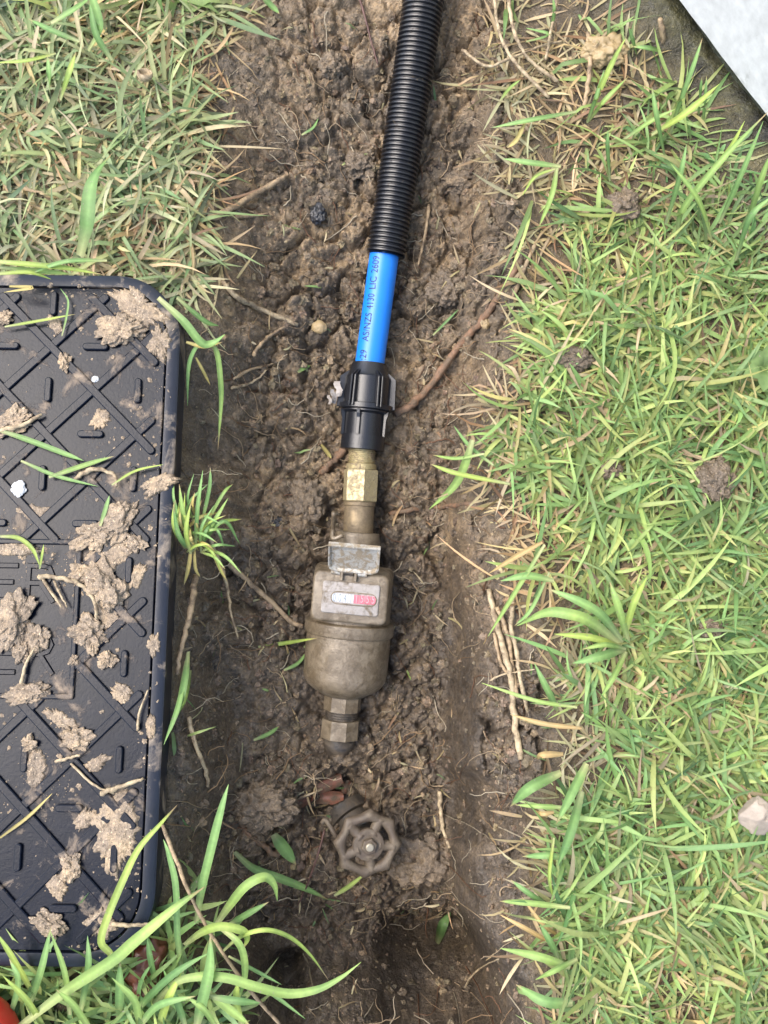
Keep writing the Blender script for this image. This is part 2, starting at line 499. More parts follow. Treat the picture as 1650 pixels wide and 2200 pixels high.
# micro relief: clods inside the trench, gentler on the lawn
inside = blur(np.where(LAWN, 0.0, 1.0), 6)
gyr, gxr = np.gradient(H, gy, gx)
steep = np.clip((np.hypot(gyr, gxr) - 0.9) / 1.2, 0, 1)
rightcut = np.clip((GX - r1) / 0.006 + 0.6, 0, 1) * np.clip((rw - GX) / 0.008, 0, 1) * np.clip((P(800, 1180, -0.1).y - GY) / 0.05, 0, 1)
px_, py_ = proj(GX, GY, H)
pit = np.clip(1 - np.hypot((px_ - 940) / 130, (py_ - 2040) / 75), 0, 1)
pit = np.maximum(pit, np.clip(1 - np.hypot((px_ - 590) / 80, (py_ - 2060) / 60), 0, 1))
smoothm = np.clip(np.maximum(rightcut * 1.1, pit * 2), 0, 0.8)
leftslope = np.clip((l1 + 0.02 - GX) / 0.05, 0, 1) * np.clip((GY - P(500, 1250, -0.05).y) / 0.1, 0, 1) * inside
amp = inside * (1 - 0.92 * smoothm) * (1 - 0.7 * leftslope) * (0.55 + 0.75 * np.clip(fbm(GX, GY, 0.09, 31, 2) * 0.7 + 0.5, 0, 1))
wx = GX + fbm(GX, GY, 0.012, 41, 3) * 0.0035; wy = GY + fbm(GX, GY, 0.012, 45, 3) * 0.0035
rel = np.zeros_like(H); tint = np.zeros_like(H)
cr = np.zeros_like(H)
for s, k, sd in ((0.036, 0.15, 50), (0.021, 0.23, 51), (0.0105, 0.32, 52), (0.0055, 0.40, 53)):
    f1, f2, idd = worley(wx, wy, s, sd)
    dome = 0.5 * np.sqrt(np.clip(1 - (f1 / 0.78) ** 2, 0, 1)) + 0.5 * np.clip((f2 - f1) / 0.32, 0, 1) ** 0.7
    pick = np.where(idd > 0.30, idd, 0.12)
    rel += dome * pick * s * k - s * k * 0.35
    tint += (idd - 0.5) * (0.30 if s > 0.008 else 0.42) * (0.6 if s > 0.03 else 1)
    cr += np.clip(0.16 - (f2 - f1), 0, 0.16) / 0.16 * s * 0.14
H2 = H + amp * (rel - cr * 1.4)
H2 += inside * (1 - 0.8 * smoothm) * ((0.5 - np.abs(fbm(GX, GY, 0.009, 61, 3))) * 0.0022 + fbm(GX, GY, 0.004, 65, 2) * 0.0008)
H2 += smoothm * inside * (vnoise(GX * 1.0, GY * 0.12, 0.0030, 71) * 0.0012 + fbm(GX, GY, 0.02, 75, 3) * 0.0015)
H2 += (1 - inside) * (fbm(GX, GY, 0.03, 81, 3) * 0.003) * np.clip(3 - np.hypot(GX, GY), 0, 1)
H = carve(H2, 2.2); H = carve_disc(H, WHEEL, 0.029, -0.118, 1.6)
def Hxy(x, y):
    x = np.asarray(x, float); y = np.asarray(y, float)
    i = np.clip(np.searchsorted(gx, x) - 1, 0, len(gx) - 2); j = np.clip(np.searchsorted(gy, y) - 1, 0, len(gy) - 2)
    tx = (x - gx[i]) / (gx[i + 1] - gx[i]); ty = (y - gy[j]) / (gy[j + 1] - gy[j])
    return (H[j, i] * (1 - tx) + H[j, i + 1] * tx) * (1 - ty) + (H[j + 1, i] * (1 - tx) + H[j + 1, i + 1] * tx) * ty
def S(px, py, lift=0.0):
    """point on the soil seen at a photo pixel"""
    z = 0.0
    for _ in range(40):
        p = P(px, py, z)
        z += 0.4 * (float(Hxy(p.x, p.y)) - z)
    p = P(px, py, z + lift)
    return p
# colour of the earth with shade painted low down: clod to clod, sandier clay in places, blacker topsoil by the turf
clay = np.clip(fbm(GX, GY, 0.06, 91, 4) * 0.8 + 0.25, 0, 1)
clay *= np.clip((GY - P(700, 1500, -0.1).y) / 0.25 + 0.35, 0.25, 1)
T = (1 + tint * 0.9)[..., None] * np.array([1, 1, 1.0])
T = T * (1 + clay[..., None] * np.array([0.70, 0.60, 0.42]))
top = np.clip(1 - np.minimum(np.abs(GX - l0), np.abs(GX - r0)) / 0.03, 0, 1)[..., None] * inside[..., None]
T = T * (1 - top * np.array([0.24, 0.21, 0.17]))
lw = (1 - inside)[..., None]
T = T * (1 - lw) + lw * np.array([0.75, 0.72, 0.62])
lowb = np.clip((P(800, 1050, -0.1).y - GY) / 0.08, 0, 1) * inside
T = T * (1 - lowb[..., None] * np.array([0.20, 0.20, 0.17]) * np.where(GX > cm, 1.0, 0.6)[..., None])   # deep end darkened: its shade is put into the soil colour
T = T * (1 - 0.40 * smoothm[..., None])      # spade-polished clay, with shade of pit and crevices painted into its colour
moss = np.clip(1 - wdg / 0.06, 0, 1)[..., None]
T = T * (1 - moss) + moss * np.array([0.38, 0.46, 0.30]) * (1 + 0.7 * fbm(GX, GY, 0.012, 95, 3))[..., None]
far = np.clip((np.hypot(GX, GY) - 0.9) / 0.6, 0, 1)[..., None]
T = T * (1 - far) + far * np.array([1.1, 1.9, 0.8])
T = np.clip(T, 0.15, 3.5)
ny, nx = GX.shape
idx = np.arange(nx * ny).reshape(ny, nx)
quads = np.stack([idx[:-1, :-1], idx[:-1, 1:], idx[1:, 1:], idx[1:, :-1]], -1).reshape(-1, 4)
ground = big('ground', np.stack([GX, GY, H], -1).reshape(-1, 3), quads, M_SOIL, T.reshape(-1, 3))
tag(ground, 'damp brown earth with a hand-dug trench through the lawn', 'ground', kind='structure')

# ------------------------------------------------------------------ white wall at the top right
wa, wb = P(1450, 0, 0.05), P(1652, 266, 0.05)
wd = (wb - wa).normalized(); wnrm = Vector((wd.y, -wd.x, 0)).normalized()
if wnrm.dot(Vector((-1, -1, 0))) < 0: wnrm = -wnrm
wallM = Matrix((wd, -wnrm, Vector((0, 0, 1)))).transposed().to_4x4(); wallM.translation = Vector((wa.x, wa.y, 0.0))
wall = empty('white_wall', wallM, 'white painted wall above a dark gap in the top right corner', 'wall')
nw = 240
v, f = [], []
for i in range(nw + 1):
    x = -1.1 + 2.4 * i / nw
    e = 0.0003 * math.sin(x * 61) + 0.0003 * math.sin(x * 173 + 1)
    e2 = e + (0.003 if 0.19 < x < 0.30 and i % 3 else 0)
    for (y, z) in ((0, 0.95), (0.0, 0.054 + e2), (0.004, 0.050 + e), (0.028, 0.050), (0.03, 0.95)):
        v.append((x, y, z))
for i in range(nw):
    for k in range(5):
        k2 = (k + 1) % 5
        f.append((i * 5 + k, i * 5 + k2, (i + 1) * 5 + k2, (i + 1) * 5 + k))
sharp(mk('painted_board', v, f, M_WHITE, wall))
v, f = box_vf(-1.1, 1.3, 0.014, 0.2, -0.12, 0.0485)
mk('plinth', v, f, M_PLINTH, wall, False)

# ------------------------------------------------------------------ pipe line
# corrugated conduit
cpts = [P(960, -560, 0.004), P(952, -420, 0.010), P(930, -150, 0.014), P(913, -20, 0.010), P(868, 290, -0.022), P(829, 548, -0.046)]
cpath = catmull(cpts, 90)
ln = [0.0]
for a, b in zip(cpath[:-1], cpath[1:]): ln.append(ln[-1] + (b - a).length)
tot = ln[-1]
pitch = 0.0038
ribs = int(tot / pitch)
samples, radii = [], []
prof = ((0.0, 0.0150), (0.16, 0.0158), (0.30, 0.0168), (0.62, 0.0168), (0.78, 0.0158), (0.90, 0.0150))
ptsx = np.array([[p.x, p.y, p.z] for p in cpath]); lnx = np.array(ln)
for i in range(ribs):
    for t, r in prof:
        s = tot - (ribs - i) * pitch + t * pitch
        s = max(0, s)
        samples.append(Vector([np.interp(s, lnx, ptsx[:, k]) for k in range(3)]))
        radii.append(r * (1.0 + 0.05 * (1 - s / tot)))
samples.append(Vector(ptsx[-1])); radii.append(0.0168)
e = (Vector(ptsx[-1]) - Vector(ptsx[-4])).normalized()
samples += [Vector(ptsx[-1]) + e * 0.0006, Vector(ptsx[-1]) - e * 0.002]; radii += [0.0152, 0.0135]
v, f = sweep_vf(samples, radii, 36, cap=False)
hose = sharp(mk('corrugated_conduit', v, f, M_HOSE), 50)
tag(hose, 'black corrugated conduit running down the trench from the top edge', 'conduit')
# blue pipe
A, B = P(830, 515, -0.044), P(793, 790, -0.0615)
bpM = frame(A, B)
bp = empty('water_pipe', bpM, 'bright blue plastic water pipe with black print between conduit and coupling', 'pipe')
L = (A - B).length
lathe('tube', [(0, 0.0127), (-L, 0.0127)], M_BLUE, bp, 48)
def text_mesh(txt):
    cu = bpy.data.curves.new('t', 'FONT'); cu.body = txt; cu.size = 1.0; cu.resolution_u = 3
    ob = bpy.data.objects.new('t', cu); COL.objects.link(ob)
    dg = bpy.context.evaluated_depsgraph_get()
    me = ob.evaluated_get(dg).to_mesh()
    vs = np.array([tuple(q.co) for q in me.vertices]); fs = [tuple(p.vertices) for p in me.polygons]
    ob.evaluated_get(dg).to_mesh_clear()
    bpy.data.objects.remove(ob); bpy.data.curves.remove(cu)
    return vs, fs
def pipe_text(txt, y0, y1, a0, a1):
    vs, fs = text_mesh(txt)
    vs = [tuple(q) for q in vs]
    tr_ = [(q[0], q[i], q[i + 1]) for q in fs for i in range(1, len(q) - 1)]
    for _ in range(2):
        nt_ = []
        for a, b, c in tr_:
            i0 = len(vs)
            for u_, w_ in ((a, b), (b, c), (c, a)): vs.append(tuple((vs[u_][k_] + vs[w_][k_]) / 2 for k_ in range(3)))
            nt_ += [(a, i0, i0 + 2), (i0, b, i0 + 1), (i0 + 2, i0 + 1, c), (i0, i0 + 1, i0 + 2)]
        tr_ = nt_
    vs = np.array(vs); fs = tr_
    x = (vs[:, 0] - vs[:, 0].min()) / (vs[:, 0].max() - vs[:, 0].min())
    h = vs[:, 1] / 0.72
    ang = R(a0) + (R(a1) - R(a0)) * h
    yy = y0 + (y1 - y0) * x
    r = 0.01292
    mk('printed_text', np.stack([np.sin(ang) * r, yy, np.cos(ang) * r], -1), fs, M_INK, bp, False)
def local_y(M, px, py, z): return (M.inverted() @ P(px, py, z)).y
pipe_text('AS/NZS', local_y(bpM, 781, 733, -0.048), local_y(bpM, 788, 672, -0.044), -14, -44)
pipe_text('4130', local_y(bpM, 790, 664, -0.044), local_y(bpM, 794, 631, -0.042), -14, -44)
pipe_text('LIC', local_y(bpM, 795, 621, -0.042), local_y(bpM, 800, 594, -0.039), -14, -44)
pipe_text('2609', local_y(bpM, 801, 586, -0.039), local_y(bpM, 805, 549, -0.035), -14, -44)
pipe_text('1:29', local_y(bpM, 776, 780, -0.051), local_y(bpM, 780, 752, -0.050), -14, -44)

# black compression coupling
A, B = P(794, 783, -0.061), P(778, 967, -0.072)
cM = frame(A, B)
cp = empty('compression_coupling', cM, 'black plastic compression coupling joining the blue pipe to the brass fitting', 'coupling')
L = (A - B).length
k = L / 0.074
lathe('clamp_nut', [(0, 0.0132), (0.0006, 0.0148), (-0.0085 * k, 0.0176), (-0.0105 * k, 0.0188), (-0.0118 * k, 0.0200), (-0.0345 * k, 0.0202), (-0.0346 * k, 0.0222), (-0.0352 * k, 0.0234), (-0.0390 * k, 0.0234), (-0.0397 * k, 0.0216), (-0.0398 * k, 0.0165)], M_BLACK, cp, 56)
lathe('coupling_body', [(-0.0399 * k, 0.0165), (-0.0400 * k, 0.0205), (-0.0412 * k, 0.0206), (-0.0430 * k, 0.0174), (-0.0612 * k, 0.0174), (-0.0614 * k, 0.0190), (-0.0735 * k, 0.0190), (-0.074 * k, 0.0184), (-0.0741 * k, 0.0115)], M_BLACK, cp, 56)
def fin(name, ang, w, pts, parent):
    """radial fin: outline (y, r) extruded across"""
    n = len(pts); v, f = [], []
    for s in (-1, 1):
        for y, r in pts: v.append((s * w / 2, y, r))
    f.append(tuple(range(n))); f.append(tuple(range(2 * n - 1, n - 1, -1)))
    for i in range(n):
        j = (i + 1) % n
        f.append((j, i, n + i, n + j))
    ca, sa = math.cos(ang), math.sin(ang)
    v = [(x * ca + z * sa, y, -x * sa + z * ca) for x, y, z in v]
    o = mk(name, v, f, M_BLACK, parent, False)
    bevel(o, 0.0003, 1)
    return o
for a in (-33, -25, 25, 33, -92, -84, 84, 92, -145, 145, -153, 153):
    fin('grip_rib', R(a), 0.0017, [(-0.006 * k, 0.0155), (-0.007 * k, 0.0180), (-0.0120 * k, 0.0244), (-0.0380 * k, 0.0254), (-0.0380 * k, 0.018)], cp)
for a in (-14, -76, 72, 130, -135, 180):
    fin('body_rib', R(a), 0.0032, [(-0.0404 * k, 0.0175), (-0.0404 * k, 0.0220), (-0.0440 * k, 0.0214), (-0.0475 * k, 0.0202), (-0.0620 * k, 0.0200), (-0.0620 * k, 0.0175)], cp)
for a0, a1 in ((-8, 38), (-70, -22)):     # raised outline on the lower collar
    n = 10
    rr = 0.0193
    def strip(name, aa, bb, ya, yb):
        v, f = [], []
        for i in range(n + 1):
            t = R(aa + (bb - aa) * i / n)
            for y in (ya, yb):
                v.append((math.sin(t) * rr, y, math.cos(t) * rr))
        for i in range(n): f.append((2 * i, 2 * i + 1, 2 * i + 3, 2 * i + 2))
        for i in range(n + 1):
            t = R(aa + (bb - aa) * i / n)
            for y in (ya, yb): v.append((math.sin(t) * (rr - 0.0006), y, math.cos(t) * (rr - 0.0006)))
        o = n * 2 + 2
        for i in range(n):
            f.append((2 * i, 2 * i + 2, o + 2 * i + 2, o + 2 * i)); f.append((2 * i + 1, o + 2 * i + 1, o + 2 * i + 3, 2 * i + 3))
        f.append((0, 1, o + 1, o)); f.append((2 * n, o + 2 * n, o + 2 * n + 1, 2 * n + 1))
        mk(name, v, f, M_BLACK, cp, False)
    strip('collar_rim', a0, a1, -0.0648 * k, -0.0653 * k)
    strip('collar_rim', a0, a1, -0.0698 * k, -0.0703 * k)
    strip('collar_rim', a0 - 2, a0 - 0.4, -0.0640 * k, -0.0710 * k)
# torn sticker
v, f = [], []
srng = random.Random(3)
for (cx, cy, w, h, tw) in ((-0.0250, -0.024, 0.006, 0.013, 0.5), (-0.0285, -0.031, 0.004, 0.011, -0.4), (-0.0315, -0.034, 0.003, 0.008, 0.6)):
    n = 5; b0 = len(v)
    for lay in (0, 1):
        for i in range(n + 1):
            t = i / n
            for s in (-1, 1):
                v.append((cx + s * w / 2 * (0.6 + 0.5 * srng.random()) + 0.0015 * math.sin(t * 5), cy + (t - 0.5) * h + srng.uniform(-.0006, .0006), 0.006 + 0.003 * math.sin(t * 3 + tw) + s * tw * 0.002 - lay * 0.0002))
    m = 2 * (n + 1)
    for i in range(n):
        f.append((b0 + 2 * i, b0 + 2 * i + 1, b0 + 2 * i + 3, b0 + 2 * i + 2))
        f.append((b0 + m + 2 * i, b0 + m + 2 * i + 2, b0 + m + 2 * i + 3, b0 + m + 2 * i + 1))
st = mk('torn_sticker', v, f, M_PLATE, cp, False)
st['label'] = 'torn white sticker scrap on the left of the coupling'

# brass fitting
A, B = P(778, 965, -0.072), P(769, 1152, -0.083)
bM = frame(A, B)
br = empty('brass_adaptor', bM, 'brass adaptor with a bright hexagon nut between coupling and water meter', 'fitting')
L = (A - B).length; k = L / 0.0765
thr = [(0.004, 0.0112)]
for i in range(7):
    y = -0.0017 * i
    thr += [(y - 0.0001, 0.0112), (y - 0.0006, 0.0118), (y - 0.0011, 0.0118), (y - 0.0016, 0.0112)]
lathe('threaded_nipple', thr + [(-0.0125, 0.0113), (-0.013, 0.0131), (-0.0178 * k, 0.0134)], M_BRASS, br, 48, ang=60)
hx = R(14)
lathe('hexagon_nut', [(-0.0176 * k, 0.0128), (-0.0180 * k, 0.0147), (-0.0190 * k, 0.0154), (-0.0450 * k, 0.0154), (-0.0460 * k, 0.0146), (-0.0462 * k, 0.012)], mat_dirty('polished_brass', (0.42, 0.355, 0.20), (0.24, 0.19, 0.115), 0.48, 0.66, rough=0.42, metal=0.45, scale=200), br, 6, hx, ang=20)
lathe('lower_sleeve', [(-0.046 * k, 0.0122), (-0.0465 * k, 0.0138), (-0.0495 * k, 0.0138), (-0.0500 * k, 0.0129), (-0.078 * k, 0.0129)], M_BRASSD, br, 48)

# ------------------------------------------------------------------ water meter
A, B = P(768, 1150, -0.083), P(728, 1600, -0.112)
mM = frame(A, B)
wm = empty('water_meter', mM, 'mud-coated inline water meter with open flap and red and white counter', 'water meter')
tiltm = Matrix.Rotation(R(4), 4, 'X')
lathe('inlet_collar', [(0.003, 0.0145), (0.0025, 0.0190), (-0.008, 0.0200), (-0.012, 0.0196), (-0.020, 0.0180), (-0.030, 0.0230)], M_METER, wm, 48)
lathe('measuring_body', [(-0.026, 0.022), (-0.027, 0.0310), (-0.030, 0.0335), (-0.074, 0.0350), (-0.0745, 0.0378), (-0.0755, 0.0388), (-0.0845, 0.0388), (-0.0856, 0.0380), (-0.0860, 0.0366), (-0.100, 0.0367), (-0.121, 0.0364), (-0.1255, 0.0354), (-0.1300, 0.0325), (-0.1340, 0.0280), (-0.1368, 0.0225), (-0.1395, 0.0185), (-0.140, 0.0150)], M_METER, wm, 72, ang=40)
lathe('outlet_collar', [(-0.1395, 0.0150), (-0.1398, 0.0163), (-0.1525, 0.0163), (-0.1530, 0.0150)], M_METER, wm, 8, R(12), ang=20)
thr = []
for i in range(4):
    y = -0.1525 - 0.0020 * i
    thr += [(y, 0.0134), (y - 0.0006, 0.0143), (y - 0.0013, 0.0143), (y - 0.0019, 0.0134)]
lathe('outlet_thread', thr, M_VALVED, wm, 40, ang=60)
lathe('outlet_nut', [(-0.160, 0.014), (-0.1603, 0.0170), (-0.1765, 0.0174), (-0.1771, 0.0166), (-0.1772, 0.011)], M_METER, wm, 8, R(20), ang=20)
# register housing: a rounded box that grows out of the body
def rounded_box(name, x0, x1, y0, y1, z0, z1, r, mat, parent, top_in=0.0, seg=5):
    def ring(xa, xb, ya, yb, rr, z):
        o = []
        for (cx, cy, a0) in ((xb - rr, yb - rr, 0), (xa + rr, yb - rr, 90), (xa + rr, ya + rr, 180), (xb - rr, ya + rr, 270)):
            for i in range(seg + 1):
                a = R(a0 + 90 * i / seg)
                o.append((cx + rr * math.cos(a), cy + rr * math.sin(a), z))
        return o
    t = top_in
    e = min(r * 0.35, 0.002)
    rings = [ring(x0, x1, y0, y1, r, z0), ring(x0 + t, x1 - t, y0 + t, y1 - t, r, z1 - e),
             ring(x0 + t + e * .3, x1 - t - e * .3, y0 + t + e * .3, y1 - t - e * .3, r, z1 - e * .3), ring(x0 + t + e, x1 - t - e, y0 + t + e, y1 - t - e, r, z1)]
    v = [p for q in rings for p in q]; n = len(rings[0]); f = []
    for i in range(len(rings) - 1):
        for kx in range(n):
            f.append((i * n + kx, i * n + (kx + 1) % n, (i + 1) * n + (kx + 1) % n, (i + 1) * n + kx))
    f.append(tuple((len(rings) - 1) * n + kx for kx in range(n)))
    f.append(tuple(range(n - 1, -1, -1)))
    return sharp(mk(name, v, f, mat, parent), 50)
house = rounded_box('register_housing', -0.0345, 0.0345, -0.0738, -0.0262, -0.005, 0.0425, 0.006, M_METER, wm, 0.003)
fp = rounded_box('register_face', -0.0235, 0.0245, -0.0640, -0.0370, 0.040, 0.0437, 0.002, M_PLATE, wm, 0.0004)
# counter window: rounded slot with number drums
def slot_outline(x0, x1, yc, h, n=8):
    o = []
    for i in range(n + 1):
        a = R(-90 + 180 * i / n); o.append((x1 - h / 2 + h / 2 * math.cos(a), yc + h / 2 * math.sin(a)))
    for i in range(n + 1):
        a = R(90 + 180 * i / n); o.append((x0 + h / 2 + h / 2 * math.cos(a), yc + h / 2 * math.sin(a)))
    return o
oo, ii = slot_outline(-0.0160, 0.0225, -0.0505, 0.0112), slot_outline(-0.0150, 0.0215, -0.0505, 0.0092)
n = len(oo); v = [(x, y, 0.0438) for x, y in oo] + [(x, y, 0.0441) for x, y in ii] + [(x, y, 0.0425) for x, y in ii]
f = [(i, (i + 1) % n, n + (i + 1) % n, n + i) for i in range(n)] + [(n + i, n + (i + 1) % n, 2 * n + (i + 1) % n, 2 * n + i) for i in range(n)]
mk('window_rim', v, f, M_METER, wm, False)
xs = np.linspace(-0.0150, 0.0215, 9)
for i in range(8):
    x0, x1 = xs[i] + 0.0002, xs[i + 1] - 0.0002
    v, f = [], []
    hh = 0.0044 if i in (0, 7) else 0.0046
    for t in range(7):
        a = R(-60 + 20 * t)
        y = -0.0505 + hh * math.sin(a) / math.sin(R(60)); z = 0.0437 + 0.0008 * (math.cos(a) - 1)
        v += [(x0, y, z + 0.0002), (x1, y, z + 0.0002)]
    b0 = len(v)
    v += [(x, y, 0.040) for x, y, z in v]
    for t in range(6):
        f.append((2 * t, 2 * t + 1, 2 * t + 3, 2 * t + 2))
        f.append((2 * t, 2 * t + 2, b0 + 2 * t + 2, b0 + 2 * t)); f.append((2 * t + 1, b0 + 2 * t + 1, b0 + 2 * t + 3, 2 * t + 3))
    f.append((0, b0, b0 + 1, 1)); f.append((12, 13, b0 + 13, b0 + 12))
    d = mk('number_drum', v, f, M_DRUMW if i < 4 else M_DRUMR, wm, False)
    vs, fs = text_mesh('0' if i in (0, 1) else '1' if i in (3, 4) else '4' if i == 2 else '5')
    cx = (x0 + x1) / 2
    vs = vs - vs.mean(0)
    mk('digit', np.stack([cx + vs[:, 0] * 0.0056, -0.0505 + vs[:, 1] * 0.0095, np.full(len(vs), 0.04405)], -1), fs, M_DIGIT if i < 4 else M_DIGITP, d, False)
# hinge and open flap
for x, w, m_ in ((-0.0135, 0.0075, M_STEEL), (-0.003, 0.008, M_VALVED), (0.0085, 0.0075, M_STEEL)):
    v, f = lathe_vf([(0, 0.0026), (w, 0.0026)], 16)
    v = [(x - w / 2 + y, -0.0290 + a, 0.0437 + c) for a, y, c in v]
    sharp(mk('hinge_knuckle', v, f, m_, wm), 40)
for x in (-0.0082, 0.0032):
    v, f = box_vf(x - 0.0012, x + 0.0012, -0.0360, -0.0260, 0.040, 0.0465)
    bevel(mk('hinge_lug', v, f, M_METER, wm, False), 0.0005, 1)
flap = bpy.data.objects.new('flap', None)
fl = mk('flap', *box_vf(-0.0225, 0.0225, 0.0, 0.034, 0, 0.0012), M_STEEL, wm, False)
bpy.data.objects.remove(flap)
fl.name = 'flap'
# clipped corners outline for the flap
def flap_outline(s):
    return [(-0.0150 + s, 0.0 + s), (0.0150 - s, 0.0 + s), (0.0195 - s, 0.003 + s * .7), (0.0208 - s, 0.007), (0.0208 - s, 0.031 - s), (-0.0208 + s, 0.031 - s), (-0.0208 + s, 0.007), (-0.0195 + s, 0.003 + s * .7)]
o0, o1 = flap_outline(0), flap_outline(0.0026)
n = 8
v = [(x, y, -0.0012) for x, y in o0] + [(x, y, 0.0030) for x, y in o0] + [(x, y, 0.0030) for x, y in flap_outline(0.0012)] + [(x, y, 0.0008) for x, y in o1]
f = [tuple(range(n - 1, -1, -1))]
for q in range(3):
    f += [(q * n + i, q * n + (i + 1) % n, (q + 1) * n + (i + 1) % n, (q + 1) * n + i) for i in range(n)]
f.append(tuple(3 * n + i for i in range(n)))
fl.data.clear_geometry(); fl.data.from_pydata(v, [], f); fl.data.update()
fl.location = (0.001, -0.0270, 0.0445); fl.rotation_euler = (R(44), 0, 0)
v, f = sweep_vf(catmull([(-0.0235, 0.020, 0.010), (-0.0240, 0.006, -0.004), (-0.0228, -0.002, -0.002), (-0.0150, 0.0015, 0.000)][::1], 5), [0.002] * 16, 8)
arm = mk('flap_arm', [(x + 0.0042, y - 0.001, z + 0.033) for x, y, z in [(a[0], a[1], a[2]) for a in v]], f, M_METER, wm)
# buried tail pipe leaving the meter
tp0, tp1 = mM @ Vector((0, -0.175, 0)), mM @ Vector((-0.003, -0.225, -0.055))
v, f = sweep_vf(catmull([mM.inverted() @ tp0, mM.inverted() @ tp1], 6), [0.0138] * 7, 32)
mk('tail_pipe', v, f, M_VALVED, wm)

# ------------------------------------------------------------------ gate valve
axis = (Vector((0.20, -0.14, 0.97))).normalized()
vx = Vector((1, 0, 0)); vx = (vx - axis * vx.dot(axis)).normalized(); vy = axis.cross(vx)
vM = Matrix((vx, vy, axis)).transposed().to_4x4(); vM.translation = WHEEL
gv = empty('gate_valve', vM, 'muddy gate valve with a scalloped five-spoke handwheel below the meter', 'valve')
n, m = 96, 10
v, f = [], []
for i in range(n):
    th = 2 * math.pi * i / n
    sc = abs(math.sin(4 * th + 0.4)) ** 0.9
    ro = 0.0302 - 0.0042 * sc; ri = 0.0184
    rc, rh = (ro + ri) / 2, (ro - ri) / 2
    for kx in range(m):
        a = 2 * math.pi * kx / m
        v.append(((rc + rh * math.cos(a)) * math.cos(th), (rc + rh * math.cos(a)) * math.sin(th), 0.0045 * math.sin(a) * (1 + 0.12 * math.sin(5 * th))))
for i in range(n):
    for kx in range(m):
        i2, k2 = (i + 1) % n, (kx + 1) % m
        f.append((i * m + kx, i2 * m + kx, i2 * m + k2, i * m + k2))
mk('wheel_rim', v, f, M_VALVE, gv)
for q in range(5):
    a = R(62 + 72 * q)
    v, f = sweep_vf(catmull([(0.008 * math.cos(a), 0.008 * math.sin(a), 0.001), (0.016 * math.cos(a), 0.016 * math.sin(a), -0.0005), (0.0235 * math.cos(a), 0.0235 * math.sin(a), -0.0005)], 4), [0.0055, 0.005, 0.0047, 0.0046, 0.0046, 0.0046, 0.0048, 0.005, 0.0055], 10)
    mk('spoke', v, f, M_VALVE, gv)
def zl(name, prof, mat, parent, seg=40, rot=0.0, ang=35, off=(0, 0)):
    v, f = lathe_vf(prof, seg, True, rot=rot)
    v = [(x + off[0], z + off[1], y) for x, y, z in v]
    f = [tuple(reversed(q)) for q in f]
    return sharp(mk(name, v, f, mat, parent), ang)
zl('hub', [(-0.006, 0.0120), (0.003, 0.0138), (0.0045, 0.0130), (0.0050, 0.0095)], M_VALVE, gv)
zl('hub_nut', [(0.005, 0.0068), (0.0085, 0.0068), (0.0092, 0.006)], M_VALVE, gv, 6, 0.3, 20)
zl('stem_end', [(0.008, 0.0036), (0.0108, 0.0034), (0.0114, 0.0026)], mat_plain('worn_stem_metal', (0.36, 0.32, 0.24), 0.45, 0.3), gv, 20)
zl('stem', [(-0.030, 0.0052), (-0.005, 0.0052)], M_VALVED, gv, 20)
zl('packing_nut', [(-0.034, 0.0105), (-0.0335, 0.012), (-0.020, 0.012), (-0.019, 0.011)], M_VALVED, gv, 6, 0.2, 20)
inv = vM.inverted()
b0, b1 = inv @ P(766, 1776, -0.146), inv @ P(736, 1730, -0.158)
v, f = sweep_vf([b0, b0.lerp(b1, .3), b0.lerp(b1, .31), b0.lerp(b1, .75), b0.lerp(b1, .76), b1, b1 + (b1 - b0).normalized() * 0.02], [0.016, 0.018, 0.0225, 0.0225, 0.019, 0.019, 0.017], 32)
sharp(mk('bonnet', v, f, M_VALVED, gv), 40)
lv, lf = sweep_vf(catmull([inv @ P(692, 1768, -0.112), inv @ P(700, 1762, -0.110), inv @ P(718, 1790, -0.108), inv @ P(724, 1800, -0.112)], 4), [0.0022] * 13, 8)
mk('side_lever', lv, lf, M_VALVE, gv)

# ------------------------------------------------------------------ meter box lid
ZL = 0.028
e1, e2 = P(383, 800, ZL), P(336, 1850, ZL)
t1, b1_ = P(60, 589, ZL), P(120, 2078, ZL)
ly = (e1 - e2).normalized(); lx = Vector((ly.y, -ly.x, 0))
LW, LL, LR = 0.300, None, 0.052
top_s = (t1 - e2).dot(ly); bot_s = (b1_ - e2).dot(ly)
LL = top_s - bot_s
lc = e2 + ly * ((top_s + bot_s) / 2) - lx * (LW / 2)
lidM = Matrix((lx, ly, Vector((0, 0, 1)))).transposed().to_4x4(); lidM.translation = Vector((lc.x, lc.y, 0.0))
lidI = lidM.inverted()
lid = empty('meter_box_lid', lidM, 'black plastic meter box lid with diamond ribs lying on the grass at left', 'lid')
def lid_xy(px, py, z=ZL):
    q = lidI @ P(px, py, z); return q.x, q.y
print('LID', LW, LL, [tuple(round(t, 4) for t in lid_xy(*p)) for p in ((295, 751), (286, 945), (270, 1338), (264, 1528), (254, 1727), (192, 845), (101, 742), (179, 1437), (148, 1821), (39, 1921), (132, 2033), (3, 639), (165, 1165), (160, 1495), (112, 1445), (58, 1290))])
def rrect(w, h, r, seg=14):
    o = []
    for cx, cy, a0 in ((w / 2 - r, h / 2 - r, 0), (-w / 2 + r, h / 2 - r, 90), (-w / 2 + r, -h / 2 + r, 180), (w / 2 - r, -h / 2 + r, 270)):
        for i in range(seg + 1):
            a = R(a0 + 90 * i / seg); o.append((cx + r * math.cos(a), cy + r * math.sin(a)))
    return o
